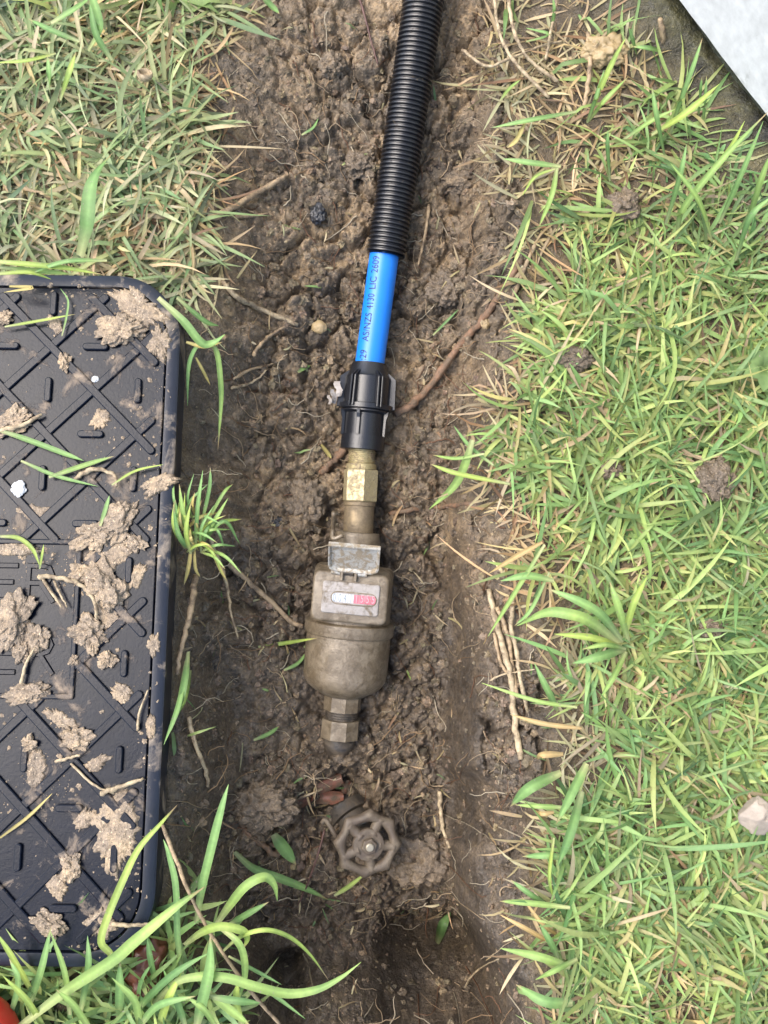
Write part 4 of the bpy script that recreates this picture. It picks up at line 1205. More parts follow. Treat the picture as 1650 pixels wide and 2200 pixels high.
# ------------------------------------------------------------------ grass: single blades of note
def blade_mesh(path, width, prof=None, fold=0.25, tw=0.0, seed=0):
    n = len(path); v, f = [], []
    for i in range(n):
        t = i / (n - 1)
        tg = (path[min(i + 1, n - 1)] - path[max(i - 1, 0)]).normalized()
        up = Vector((0, 0, 1)) if abs(tg.z) < 0.95 else Vector((0, 1, 0))
        s = tg.cross(up).normalized(); u = s.cross(tg)
        a = tw * (t - 0.3)
        s2 = s * math.cos(a) + u * math.sin(a); u2 = u * math.cos(a) - s * math.sin(a)
        w = width * (min(1, 0.55 + 1.6 * t) if t < 0.3 else 1) * (1 - max(0, (t - 0.55) / 0.45) ** 1.7) + 0.0002
        for q in (-1, -0.5, 0, 0.5, 1):
            v.append(path[i] + s2 * (w / 2 * q) + u2 * (abs(q) * w * fold * 0.5))
    for i in range(n - 1):
        for q in range(4): f.append((i * 5 + q, i * 5 + q + 1, (i + 1) * 5 + q + 1, (i + 1) * 5 + q))
    return v, f, n
GREENS = [(0.30, 0.44, 0.125), (0.24, 0.40, 0.13), (0.37, 0.48, 0.11), (0.18, 0.32, 0.105)]
YELL = [(0.48, 0.40, 0.14), (0.50, 0.36, 0.16)]
def blade(parent, pts, wpx, c=0, fold=0.25, tw=0.3, lift=0.006, rev=False):
    """pts from root to tip: (px, py, z) or (px, py) on the surface"""
    q = [P(*a) if len(a) == 3 else S(a[0], a[1], lift) for a in pts]
    path = catmull(q, 7 if len(q) > 2 else 10)
    k = (CAM.z - path[len(path) // 2].z) / 0.97 / FPX
    v, f, n = blade_mesh(path, wpx * k * 0.86, fold=fold, tw=tw)
    pm = parent.matrix_world.inverted()
    o = mk('blade', [pm @ p for p in v], f, M_BLADE, parent)
    base = np.array(GREENS[c] if c < 10 else YELL[c - 10])
    t = np.repeat(np.linspace(0, 1, n), 5)[:, None]
    pale = np.array([0.44, 0.46, 0.22])
    colr = base * (0.85 + 0.3 * t) * np.clip(t / 0.25, 0, 1) + pale * (1 - np.clip(t / 0.25, 0, 1)) if c < 10 else base * (0.8 + 0.4 * t)
    mid = np.tile(np.array([0.82, 1.04, 1.30, 0.98, 0.84]), n)[:, None]
    rs = np.random.default_rng(int(abs(pts[0][0] * 31 + pts[0][1] * 7)))
    blot = 1 + 0.16 * np.repeat(np.convolve(rs.normal(0, 1, n + 4), np.ones(5) / 5, 'valid'), 5)[:, None] * np.array([1.3, 1.0, 0.8])
    colr = colr * blot
    if rs.random() < 0.45:
        k_ = np.clip((t - 0.88) / 0.08, 0, 1); colr = colr * (1 - k_) + k_ * np.array([0.42, 0.31, 0.16])
    a = o.data.color_attributes.new('tint', 'FLOAT_COLOR', 'POINT')
    cc = np.ones((len(v), 4), np.float32); cc[:, :3] = colr * mid
    a.data.foreach_set('color', cc.ravel())
    return o
GT = 'grass tufts of note'
def tuft(px, py, z, label):
    return empty('grass_tuft', P(px, py, z), label, 'grass', GT)
t = tuft(330, 2120, 0.0, 'lush long-bladed grass tuft over the lower right corner of the lid')
Z = 0.062
for pts, w, c in [([(150, 2120, .03), (236, 2061, .055), (218, 2024, Z), (229, 1977, Z), (262, 1897, Z), (298, 1824, Z), (345, 1770, .06), (381, 1729, .05)], 17, 2),
                  ([(30, 2215, .03), (140, 2130, .05), (242, 2063, Z), (291, 2021, .07), (374, 1952, .075), (440, 1905, .07)], 26, 0),
                  ([(393, 2101, .01), (382, 2014, .05), (378, 1904, .07), (364, 1839, .075), (351, 1803, .075)], 15, 1),
                  ([(273, 2195, .01), (327, 2134, .04), (382, 2086, .06), (451, 2046, .06)], 16, 3),
                  ([(255, 2192, .01), (258, 2123, .04), (258, 2065, .05)], 20, 3), ([(335, 2115, .01), (324, 2061, .04), (316, 2014, .05)], 14, 3),
                  ([(60, 2170, .02), (90, 2080, .045), (110, 1990, .055)], 16, 1), ([(150, 2180, .02), (140, 2090, .05), (108, 2000, .06)], 14, 0),
                  ([(170, 2190, .02), (190, 2080, .05), (188, 2010, .05)], 15, 3), ([(300, 2215, .01), (290, 2150, .05), (240, 2100, .06)], 18, 0),
                  ([(20, 2190, .02), (40, 2110, .05), (20, 2060, .05)], 14, 1), ([(100, 2215, .02), (60, 2150, .05), (5, 2095, .06)], 16, 2),
                  ([(200, 2220, .02), (160, 2160, .05), (120, 2125, .06)], 17, 0), ([(80, 2150, .02), (30, 2060, .045), (-10, 2000, .05)], 14, 2)]:
    blade(t, pts, w, c)
t = tuft(450, 2110, -0.01, 'arching pale green grass tuft hanging over the bottom left of the trench')
for pts, w, c in [([(422, 1984, .02), (433, 1912, .05), (454, 1824, .075), (476, 1737, .085), (491, 1685, .085)], 20, 1),
                  ([(465, 1986, .02), (491, 1948, .04), (527, 1904, .06), (567, 1884, .06), (589, 1901, .05), (596, 1936, .03)], 21, 0),
                  ([(494, 1984, .01), (527, 1966, .03), (577, 1938, .035)], 14, 3),
                  ([(396, 2030, .02), (433, 2003, .05), (473, 1990, .06), (520, 1999, .06), (531, 2017, .05), (522, 2038, .04)], 19, 2),
                  ([(470, 1990, .055), (509, 2021, .06), (524, 2054, .055), (525, 2104, .04), (507, 2162, .02)], 16, 0),
                  ([(476, 2046, .02), (509, 2017, .05), (545, 2001, .06), (585, 1999, .06), (629, 2017, .05), (669, 2054, .03), (706, 2106, .0)], 10, 2),
                  ([(324, 2166, .01), (375, 2112, .05), (433, 2097, .06), (491, 2101, .065), (549, 2119, .065), (618, 2134, .06), (680, 2126, .06), (731, 2101, .06), (776, 2067, .06)], 21, 0),
                  ([(422, 2205, .02), (433, 2159, .05), (451, 2079, .07), (452, 2006, .08)], 25, 1), ([(491, 2054, .03), (604, 2115, .03)], 8, 3),
                  ([(540, 2110, .03), (578, 2130, .03), (656, 2189, .03)], 9, 3), ([(447, 2130, .05), (491, 2166, .05), (538, 2204, .05)], 19, 0),
                  ([(450, 2140, .05), (510, 2150, .055), (560, 2155, .05)], 16, 3), ([(340, 2215, .02), (360, 2150, .05), (390, 2090, .05)], 18, 2), ([(400, 2210, .02), (380, 2150, .04), (350, 2080, .05)], 16, 3),
                  ([(520, 2205, .02), (508, 2150, .04), (512, 2105, .04)], 16, 2), ([(300, 2205, .02), (340, 2160, .05), (420, 2140, .06)], 16, 1), ([(470, 2215, .03), (440, 2170, .05), (400, 2140, .05)], 14, 0)]:
    blade(t, pts, w, c)
t = tuft(430, 740, 0.0, 'bent grass tuft at the upper right rim of the lid')
blade(t, [(340, 640, .045), (394, 690, .045), (433, 737, .04), (460, 736, .038), (484, 718, .045)], 20, 1)
blade(t, [(448, 736, .034), (466, 757, .03), (474, 817, .015), (475, 868, .0), (468, 968, -.02)], 13, 0)
blade(t, [(436, 738, .034), (418, 752, .03), (405, 792, .02), (403, 872, .01)], 10, 3)
blade(t, [(421, 768, .03), (438, 800, .02), (452, 828, .005)], 7, 10)
blade(t, [(400, 735, .035), (440, 745, .035), (478, 735, .03)], 10, 10)
blade(t, [(380, 640, .03), (440, 690, .02), (470, 700, .012)], 12, 3)
t = tuft(418, 1160, 0.0, 'small green tuft with white roots beside the right rim of the lid')
for pts, w, c in [([(418, 1180, .01), (395, 1110, .03), (385, 1040, .04)], 12, 0), ([(420, 1180, .01), (425, 1090, .04), (436, 1010, .05)], 10, 1), ([(425, 1175, .01), (460, 1120, .03), (490, 1070, .03)], 10, 0),
                  ([(428, 1170, .012), (470, 1125, .025), (520, 1115, .012)], 10, 2), ([(428, 1175, .01), (480, 1120, .03), (515, 1168, .0)], 9, 1), ([(415, 1185, .01), (385, 1150, .03), (372, 1085, .045)], 12, 3),
                  ([(432, 1130, .02), (450, 1050, .035), (452, 1005, .04)], 9, 3), ([(440, 1130, .02), (480, 1060, .03), (500, 1040, .02)], 8, 0), ([(410, 1190, .01), (400, 1140, .035), (410, 1080, .045)], 11, 2),
                  ([(412, 1170, .01), (405, 1220, .008), (395, 1258, .002)], 9, 10), ([(418, 1175, .01), (420, 1220, .006), (430, 1240, .0)], 7, 10), ([(452, 1170, .0), (470, 1215, -.01), (488, 1250, -.02)], 9, 10)]:
    blade(t, pts, w, c)
for q in range(26):
    rq = random.Random(500 + q)
    bx_, by_ = 415 + rq.uniform(-22, 25), 1165 + rq.uniform(-55, 25)
    an = rq.uniform(-2.6, -0.4) if q % 4 else rq.uniform(-0.4, 0.9)
    ln_ = rq.uniform(45, 120)
    blade(t, [(bx_, by_, .004), (bx_ + math.cos(an) * ln_ * .5, by_ + math.sin(an) * ln_ * .5, .03), (bx_ + math.cos(an + .25) * ln_, by_ + math.sin(an + .25) * ln_, rq.uniform(.015, .04))], rq.uniform(5, 9), rq.choice([0, 1, 2, 3, 10]))
t = tuft(400, 1420, 0.0, 'bundle of dark green blades lying along the right rim of the lid')
for pts, w, c in [([(405, 1400, .0), (395, 1480, .015), (368, 1570, .02)], 14, 3), ([(400, 1420, .0), (385, 1510, .02), (352, 1600, .03)], 12, 1), ([(410, 1440, .0), (398, 1500, .01), (375, 1545, .02)], 9, 0)]:
    blade(t, pts, w, c)
t = tuft(190, 480, 0.0, 'single broad green blade standing out in the upper left grass')
blade(t, [(172, 550, .04), (187, 483, .06), (193, 417, .065), (207, 373, .065), (242, 328, .05)], 38, 3, 0.15, 0.9)
t = tuft(140, 560, 0.0, 'flattened green blades along the top edge of the lid')
for pts, w, c in [([(-30, 560, .05), (60, 568, .052), (140, 576, .05), (222, 590, .045)], 14, 2), ([(0, 575, .045), (90, 583, .045), (160, 590, .042)], 13, 0), ([(230, 560, .05), (140, 562, .055), (60, 590, .045)], 11, 1), ([(-20, 590, .045), (60, 585, .048), (110, 600, .042)], 10, 2), ([(20, 615, .04), (70, 618, .045), (8, 628, .04)], 8, 10)]:
    blade(t, pts, w, c)
t = tuft(130, 150, 0.0, 'wide upright blades in the top left corner grass')
for pts, w, c in [([(130, 215, .03), (148, 160, .05), (163, 112, .05)], 17, 2), ([(190, 110, .03), (215, 60, .05), (200, 0, .06), (190, -20, .06)], 20, 1), ([(240, 130, .04), (205, 70, .05), (192, -10, .06)], 16, 3), ([(110, 50, .05), (160, 20, .055), (200, -10, .05)], 16, 1), ([(170, 90, .05), (110, 65, .05), (60, 40, .04)], 14, 3), ([(108, 200, .03), (106, 160, .05), (102, 120, .055)], 14, 1), ([(120, 115, .04), (60, 130, .045), (-10, 135, .04)], 10, 2)]:
    blade(t, pts, w, c)
t = tuft(1010, 1000, 0.0, 'broad pale blade tip drooping from the lawn towards the brass sleeve')
blade(t, [(1015, 945, .02), (998, 1000, .01), (974, 1046, -.005), (922, 1094, -.03)], 20, 0)
blade(t, [(1095, 1040, .02), (981, 1017, .02), (925, 997, .01)], 11, 2)
blade(t, [(1060, 1000, .02), (1010, 960, .01), (975, 915, .0)], 9, 3)
blade(t, [(1040, 975, .02), (980, 985, .01), (930, 978, -.01)], 8, 0)
t = tuft(1200, 1250, 0.0, 'long blades leaning out over the runners on the right bank')
for pts, w, c in [([(1190, 1248, .03), (1132, 1237, .035), (1075, 1248, .03)], 17, 1), ([(1170, 1170, .04), (1105, 1275, .03), (1048, 1368, .005)], 11, 0), ([(1165, 1165, .03), (1110, 1195, .025), (1050, 1232, .005)], 12, 11), ([(1180, 1230, .03), (1140, 1310, .03), (1105, 1345, .02)], 9, 1)]:
    blade(t, pts, w, c)
t = tuft(1330, 1390, 0.0, 'leafy rosette of wide wet blades at the middle of the right lawn')
for pts, w, c in [([(1335, 1388, 0.014), (1272, 1338, 0.036), (1221, 1319, 0.040), (1170, 1317, 0.032), (1110, 1345, 0.014)], 26, 0), ([(1338, 1380, 0.014), (1290, 1320, 0.036), (1240, 1290, 0.043), (1175, 1264, 0.036)], 21, 1), ([(1335, 1390, 0.014), (1270, 1370, 0.036), (1190, 1362, 0.036)], 16, 2),
                  ([(1340, 1395, 0.014), (1290, 1410, 0.032), (1230, 1425, 0.029)], 21, 1), ([(1350, 1380, 0.014), (1330, 1310, 0.040), (1310, 1250, 0.043)], 18, 0), ([(1345, 1395, 0.014), (1300, 1385, 0.03), (1250, 1395, 0.03)], 12, 0),
                  ([(1345, 1400, 0.014), (1320, 1450, 0.032), (1290, 1500, 0.029)], 14, 0), ([(1340, 1375, 0.014), (1360, 1300, 0.043), (1390, 1240, 0.043)], 16, 2)]:
    blade(t, pts, w, c, 0.2)
t = tuft(1190, 1500, 0.0, 'thin blades pointing left into the trench below the rosette')
for pts, w, c in [([(1240, 1520, .02), (1150, 1505, .02), (1034, 1467, .0)], 9, 0), ([(1200, 1530, .0), (1175, 1480, .015), (1148, 1425, .015)], 15, 3), ([(1250, 1565, .02), (1170, 1555, .015), (1096, 1535, .0)], 11, 11), ([(1210, 1620, .02), (1165, 1622, .02), (1155, 1632, .01)], 15, 11)]:
    blade(t, pts, w, c)
t = tuft(1200, 1700, 0.0, 'pointed blades fringing the right bank level with the handwheel')
for pts, w, c in [([(1205, 1660, .02), (1138, 1692, .03), (1096, 1733, .01)], 26, 1), ([(1215, 1735, .02), (1160, 1732, .02), (1105, 1729, .01)], 11, 0), ([(1215, 1842, .02), (1170, 1838, .025), (1122, 1840, .015)], 15, 1), ([(1190, 1745, .02), (1165, 1748, .02), (1148, 1742, .01)], 11, 11), ([(1250, 1700, .02), (1225, 1790, .03), (1198, 1860, .02)], 22, 3), ([(1260, 1640, .03), (1230, 1700, .04), (1195, 1770, .04)], 22, 1)]:
    blade(t, pts, w, c)
t = tuft(1220, 2000, 0.0, 'fringe of blades over the soil bank at the bottom right')
for pts, w, c in [([(1225, 1950, .02), (1130, 1939, .02), (1073, 1936, .01)], 13, 0), ([(1175, 1945, .01), (1135, 1918, .02), (1097, 1890, .015)], 12, 3), ([(1190, 2030, .0), (1130, 1995, .01), (1074, 1965, .005)], 10, 11), ([(1225, 2078, .02), (1158, 2055, .025), (1074, 2037, .01)], 19, 0), ([(1230, 2155, .02), (1169, 2150, .025), (1108, 2115, .01)], 24, 1), ([(1200, 2060, .01), (1180, 2020, .02), (1160, 1985, .02)], 14, 3), ([(1240, 2060, .02), (1190, 2085, .03), (1150, 2105, .015)], 13, 0), ([(1190, 1800, .02), (1180, 1880, .03), (1188, 1930, .01)], 8, 2), ([(1200, 2010, .0), (1165, 1985, .01), (1120, 1925, .01)], 9, 11)]:
    blade(t, pts, w, c)
t = tuft(1470, 250, 0.0, 'tall green blades rising in front of the white wall')
for pts, w, c in [([(1455, 500, .01), (1470, 445, .04), (1552, 343, .07), (1652, 238, .10)], 16, 0), ([(1440, 290, .01), (1465, 209, .05), (1490, 140, .07), (1509, 82, .08)], 12, 1), ([(1400, 290, .02), (1473, 244, .05), (1546, 180, .06)], 18, 2), ([(1340, 300, .01), (1400, 260, .03), (1450, 235, .04)], 12, 0), ([(1545, 480, .02), (1590, 380, .06), (1640, 260, .09)], 13, 1), ([(1600, 500, .02), (1630, 400, .06), (1655, 330, .08)], 16, 0), ([(1500, 260, .01), (1504, 200, .04), (1508, 165, .05)], 8, 3), ([(1510, 270, .01), (1515, 210, .04), (1518, 163, .05)], 8, 1), ([(1430, 480, .02), (1460, 380, .06), (1475, 310, .07)], 13, 1), ([(1530, 520, .02), (1500, 430, .06), (1440, 350, .07)], 14, 0),
                  ([(1480, 420, .02), (1560, 330, .06), (1600, 260, .08)], 11, 2), ([(1580, 560, .02), (1610, 470, .06), (1660, 420, .07)], 15, 1)]:
    blade(t, pts, w, c)
t = tuft(1260, 230, 0.0, 'spiky light green tuft among straw at the top right')
for pts, w, c in [([(1262, 262, .01), (1290, 190, .045), (1318, 130, .06), (1344, 82, .07)], 14, 2), ([(1265, 262, .01), (1300, 215, .04), (1350, 165, .045)], 12, 0), ([(1262, 265, .01), (1280, 210, .04), (1298, 150, .05)], 10, 1), ([(1240, 240, .02), (1140, 258, .02), (1058, 274, .01)], 12, 1), ([(1205, 358, .02), (1140, 350, .02), (1081, 341, .012)], 15, 1), ([(1197, 360, .02), (1185, 420, .02), (1156, 492, .005)], 13, 0), ([(1195, 362, .02), (1150, 380, .015), (1122, 420, .005)], 8, 2), ([(1130, 260, .015), (1110, 300, .01), (1090, 318, .005)], 11, 10), ([(1310, 390, .01), (1305, 320, .04), (1306, 280, .05)], 11, 3), ([(1430, 350, .01), (1412, 260, .05), (1400, 185, .06)], 14, 1), ([(1370, 130, .01), (1360, 90, .03), (1350, 55, .04)], 12, 3), ([(1130, 90, .01), (1180, 75, .03), (1130, 60, .03)], 9, 1), ([(1180, 80, .0), (1190, 30, .03), (1188, -10, .04)], 9, 1), ([(1440, 120, .01), (1400, 105, .03), (1358, 100, .03)], 13, 1), ([(1075, 215, .012), (1095, 190, .01), (1120, 170, .01)], 8, 0)]:
    blade(t, pts, w, c)
def loose(pts, w, c, label, lift=0.006, fold=.25):
    e = empty('grass_cutting', S(pts[0][0], pts[0][1]), label, 'grass', 'loose blades fallen in the trench')
    blade(e, pts, w, c, fold, 0.4, lift)
loose([(555, 1390), (610, 1382), (682, 1371, -.055)], 9, 2, 'yellow-green blade leaning on the left of the meter body')
loose([(504, 1830), (545, 1865), (600, 1886), (655, 1908), (706, 1933)], 18, 1, 'long dark green blade lying below and left of the handwheel', 0.008)
loose([(588, 1792), (610, 1822), (636, 1858)], 28, 3, 'short broad dark green leaf left of the handwheel', 0.006)
loose([(718, 1924), (750, 1904), (786, 1876)], 10, 2, 'small blade touching the lower rim of the handwheel', 0.012)
loose([(938, 2026), (950, 1990), (968, 1960)], 22, 3, 'green leaf in the pit at the foot of the right wall', 0.006)
loose([(610, 1440), (640, 1425), (660, 1400)], 8, 1, 'tiny blade fragment left of the meter body', 0.004)
loose([(545, 1590), (580, 1575), (600, 1560)], 9, 1, 'short green fragment on the soil left of the outlet nut', 0.004)
loose([(735, 355), (760, 338), (790, 330)], 7, 1, 'slim green fragment left of the conduit', 0.003)
loose([(648, 290), (672, 275), (684, 255)], 7, 3, 'dull green fragment high on the left of the trench', 0.003)
loose([(560, -10), (585, 15), (600, 30)], 16, 3, 'green leaf tip at the top edge left of the conduit', 0.01)
loose([(640, 800), (655, 790), (668, 785)], 11, 1, 'short green scrap left of the coupling', 0.003)
loose([(690, 955), (705, 975), (712, 985)], 9, 10, 'yellow-green shred beside the thick root end', 0.006)
loose([(930, 720), (960, 690), (985, 665)], 6, 3, 'thin dull blade crossing the soil right of the blue pipe', 0.003)
def lid_blade(pts, w, c, label):
    e = empty('grass_cutting', P(pts[0][0], pts[0][1], ZL), label, 'grass', 'loose blades and straws on the lid')
    blade(e, [(a, b, ZL + (0.005 if len(q) == 0 else q[0])) for a, b, *q in pts], w, c, 0.2, 0.3)
lid_blade([(10, 702), (80, 690), (162, 675)], 7, 2, 'yellow-green blade lying across a rib near the top of the lid')
lid_blade([(133, 722), (143, 680), (146, 645), (130, 620)], 5, 1, 'thin hooked blade near the top of the lid')
lid_blade([(0, 925), (60, 945), (140, 975), (180, 990)], 13, 1, 'long flat green blade in the middle of the lid')
lid_blade([(105, 1025), (180, 1000), (245, 980)], 12, 0, 'green blade crossing the straw heap on the lid')
lid_blade([(45, 990), (120, 1022), (210, 1045)], 9, 1, 'lower green blade of the straw heap on the lid')
lid_blade([(240, 1042), (290, 1012), (350, 998)], 6, 2, 'thin green blade reaching the right rim of the lid')
lid_blade([(0, 1152), (40, 1156), (70, 1180), (85, 1215)], 10, 2, 'bent light green shoot above the letters on the lid')
lid_blade([(85, 1222, .006), (90, 1195, .012), (94, 1170, .014)], 6, 2, 'short upright shoot above the letters on the lid')
lid_blade([(215, 1130), (228, 1090), (235, 1065)], 10, 1, 'green blade stuck in the mud clump above the lettering panel')
lid_blade([(0, 1800), (60, 1755), (112, 1705)], 7, 10, 'dry stalk lying diagonally on the lower left of the lid')
def lid_straw(pts, r, label, seed):
    strand('straw', [(a, b, ZL + 0.004) for a, b in pts], r, M_PALE, label, 'straw', 'loose blades and straws on the lid', None, 6, 0.6, seed)
lid_straw([(82, 1238), (130, 1242), (175, 1258), (202, 1290), (208, 1330)], 6, 'thick curved straw beside the largest mud clump on the lid', 81)
lid_straw([(88, 1238), (110, 1272), (133, 1305)], 4, 'straw crossing the upper letter R on the lid', 82)
lid_straw([(116, 1248), (130, 1278), (145, 1305)], 3, 'thin straw right of the upper letter R on the lid', 83)
lid_straw([(152, 1640), (200, 1685), (245, 1705)], 3, 'thin root trailing down the lower part of the lid', 84)
lid_straw([(215, 1705), (260, 1690), (308, 1672)], 6, 'short pale straw at the lower right of the lid', 85)
lid_straw([(118, 1637), (150, 1628), (172, 1622)], 4, 'small pale straw on a rib at the lower part of the lid', 86)
lid_straw([(0, 925), (45, 915), (90, 890)], 6, 'pale straw on the mud lump at the left edge of the lid', 87)
lid_straw([(160, 1030), (200, 1008), (245, 1020), (250, 1045)], 6, 'arched tan straw of the heap in the middle of the lid', 88)
lid_straw([(295, 1570), (300, 1530), (318, 1482)], 3, 'upright thin straw near the right slot of the lid', 89)
lid_straw([(45, 1470), (55, 1430), (75, 1390)], 4, 'straw across the foot of the lower letter R on the lid', 90)
lid_straw([(240, 1985), (280, 1988), (320, 1985)], 5, 'pale straw near the lower right corner of the lid', 91)
# small broad-leaved weed at the right edge
wp = P(1640, 795, 0.012)
wd_ = empty('weed', wp, 'small broad-leaved weed at the right edge of the lawn', 'weed')
for q in range(6):
    a = q * 1.05 + .3
    path = catmull([Vector((0, 0, 0)), Vector((math.cos(a) * .008, math.sin(a) * .008, .008)), Vector((math.cos(a) * .02, math.sin(a) * .02, .008))], 6)
    v, f, n = blade_mesh(path, 0.014, fold=.1)
    mk('leaf', v, f, M_LEAFG, wd_)

# ------------------------------------------------------------------ grass in the mass (nobody could count it)
def lid_mask(x, y, m=0.0):
    q = lidI
    X = q[0][0] * x + q[0][1] * y + q[0][3]; Y = q[1][0] * x + q[1][1] * y + q[1][3]
    inside_ = (np.abs(X) < LW / 2 + m) & (np.abs(Y) < LL / 2 + m)
    cx, cy = LW / 2 - LR, LL / 2 - LR
    corner = (np.abs(X) > cx) & (np.abs(Y) > cy) & (np.hypot(np.abs(X) - cx, np.abs(Y) - cy) > LR + m)
    return inside_ & ~corner
def wall_dist(x, y): return (x - wa.x) * wnrm.x + (y - wa.y) * wnrm.y
def blades(n_t, region, per, L_rng, w_rng, elev, bend, colors, seed, rings=6, lift=0.0, jitter=0.005, spread=0.85):
    rg = np.random.default_rng(seed)
    x0, x1, y0, y1 = region['box']
    cx = rg.uniform(x0, x1, n_t); cy = rg.uniform(y0, y1, n_t)
    keep = region['fn'](cx, cy, rg)
    cx, cy = cx[keep], cy[keep]
    k = rg.integers(per[0], per[1] + 1, len(cx))
    bx = np.repeat(cx, k) + rg.normal(0, jitter, k.sum()); by = np.repeat(cy, k) + rg.normal(0, jitter, k.sum())
    lean = np.repeat(rg.uniform(0, 2 * np.pi, len(cx)), k)
    n = len(bx)
    az = lean + rg.normal(0, spread, n)
    L = rg.uniform(*L_rng, n) * (0.6 + 0.7 * rg.random(n)); W = rg.uniform(*w_rng, n)
    el = np.radians(rg.uniform(*elev, n)); bd = np.radians(rg.uniform(*bend, n)); turn = rg.normal(0, 0.5, n)
    tw = rg.normal(0, 0.7, n)
    bz = Hxy(bx, by) - 0.002 + lift
    V = np.zeros((n, rings, 3, 3), np.float32); C = np.zeros((n, rings, 3, 3), np.float32)
    pos = np.stack([bx, by, bz], -1)
    pal = np.array([c for c, _ in colors]); wts = np.array([w for _, w in colors]); wts = wts / wts.sum()
    ci = rg.choice(len(pal), n, p=wts)
    base = pal[ci] * rg.uniform(0.55, 1.22, (n, 1)) * rg.uniform(0.93, 1.07, (n, 3))
    pt = np.clip(fbm(bx, by, 0.07, 17, 3), -1, 1)[:, None]
    base = base * (1 + pt * np.array([0.22, 0.10, 0.06]))
    paleb = base * 0.5 + np.array([0.36, 0.36, 0.16]) * 0.5
    kink = np.where(rg.random(n) < 0.25, rg.uniform(0.3, 0.8, n), 2.0)
    for r in range(rings):
        t = r / (rings - 1)
        e = el - bd * t - np.where(t > kink, 0.9, 0)
        a = az + turn * t
        d = np.stack([np.cos(e) * np.cos(a), np.cos(e) * np.sin(a), np.sin(e)], -1)
        if r: pos = pos + d * (L / (rings - 1))[:, None]
        gz = Hxy(pos[:, 0], pos[:, 1]) + 0.0015
        pos[:, 2] = np.where(pos[:, 2] < gz, gz, pos[:, 2])
        s = np.stack([-np.sin(a), np.cos(a), np.zeros(n)], -1)
        u = np.cross(d, s)
        ang = tw * t
        s2 = s * np.cos(ang)[:, None] + u * np.sin(ang)[:, None]
        w = W * (min(1.0, 0.6 + 1.5 * t)) * (1 - max(0, (t - 0.5) / 0.5) ** 1.6) + 0.00015
        for q, sg in enumerate((-1, 0, 1)):
            V[:, r, q] = pos + s2 * (w * 0.5 * sg)[:, None] + (-u) * (0 if sg else -0.12) * w[:, None] * -1
            tt = min(1, t / 0.3)
            C[:, r, q] = (base * tt + paleb * (1 - tt)) * (1.06 if q == 1 else 0.97)
    ids = np.arange(n * rings * 3).reshape(n, rings, 3)
    Q = np.concatenate([np.stack([ids[:, :-1, q], ids[:, :-1, q + 1], ids[:, 1:, q + 1], ids[:, 1:, q]], -1).reshape(-1, 4) for q in (0, 1)])
    return V.reshape(-1, 3), Q, C.reshape(-1, 3)
def join(parts):
    V, Q, C, o = [], [], [], 0
    for v, q, c in parts:
        V.append(v); Q.append(q + o); C.append(c); o += len(v)
    return np.concatenate(V), np.concatenate(Q), np.concatenate(C)
edge_r = lambda x, y: x - R0(y)
edge_l = lambda x, y: L0(y) - x
G_GREEN = [((0.31, 0.44, 0.145), 3), ((0.245, 0.39, 0.14), 3.2), ((0.40, 0.49, 0.17), 2.6), ((0.14, 0.25, 0.09), 1.0), ((0.50, 0.45, 0.20), 0.9), ((0.47, 0.38, 0.23), 0.8)]
G_LEFT = [((0.33, 0.40, 0.18), 3), ((0.26, 0.36, 0.16), 2.4), ((0.46, 0.49, 0.25), 2), ((0.54, 0.48, 0.29), 2.6), ((0.19, 0.23, 0.12), 1.2), ((0.52, 0.42, 0.20), 0.6)]
G_STRAW = [((0.50, 0.39, 0.21), 3), ((0.40, 0.29, 0.15), 2), ((0.58, 0.49, 0.29), 3), ((0.26, 0.165, 0.09), 1.2)]
FR = (-0.40, 0.42, -0.56, 0.42)
def fn_right(x, y, rg):
    px, py = proj(x, y, 0 * x)
    d = edge_r(x, y) + fbm(x, y, 0.03, 5, 2) * 0.010 - 0.014 * np.clip((py - 1050) / 250, 0, 1)
    nearwall = (px > 1400) & (py < 420)
    thin = np.clip((py - 120) / 560, 0.06, 1) * np.where(py < 620, np.clip((px - 1090) / 420, 0.08, 1), 1) * np.where(py < 250, 0.5, 1)
    thin = np.where(nearwall, 0.55, thin)
    wdst = wall_dist(x, y)
    gap = np.clip(0.75 + 1.1 * fbm(x, y, 0.035, 15, 3), 0.12, 1)
    return (d > 0.010) & (rg.random(len(x)) < gap * thin * np.clip(d / 0.035 + 0.1, 0, 1)) & (wdst > 0.012 + 0.03 * rg.random(len(x)))
def fn_left(x, y, rg):
    d = edge_l(x, y) + fbm(x, y, 0.03, 6, 2) * 0.010
    px, py = proj(x, y, 0 * x)
    gap = np.clip(0.8 + 1.0 * fbm(x, y, 0.03, 16, 3), 0.15, 1)
    return (d > 0.002) & ~lid_mask(x, y, 0.006) & (py < 640) & (rg.random(len(x)) < gap * np.clip(d / 0.02 + 0.3, 0, 1))
def fn_bl(x, y, rg):
    px, py = proj(x, y, 0 * x)
    d = edge_l(x, y)
    return (d > 0.0) & ~lid_mask(x, y, 0.004) & (py > 1950)
def fn_lm(x, y, rg):
    px, py = proj(x, y, 0 * x)
    d = edge_l(x, y)
    return (d > -0.004) & ~lid_mask(x, y, 0.004) & (py > 600) & (py < 1950)
box = {'box': FR}
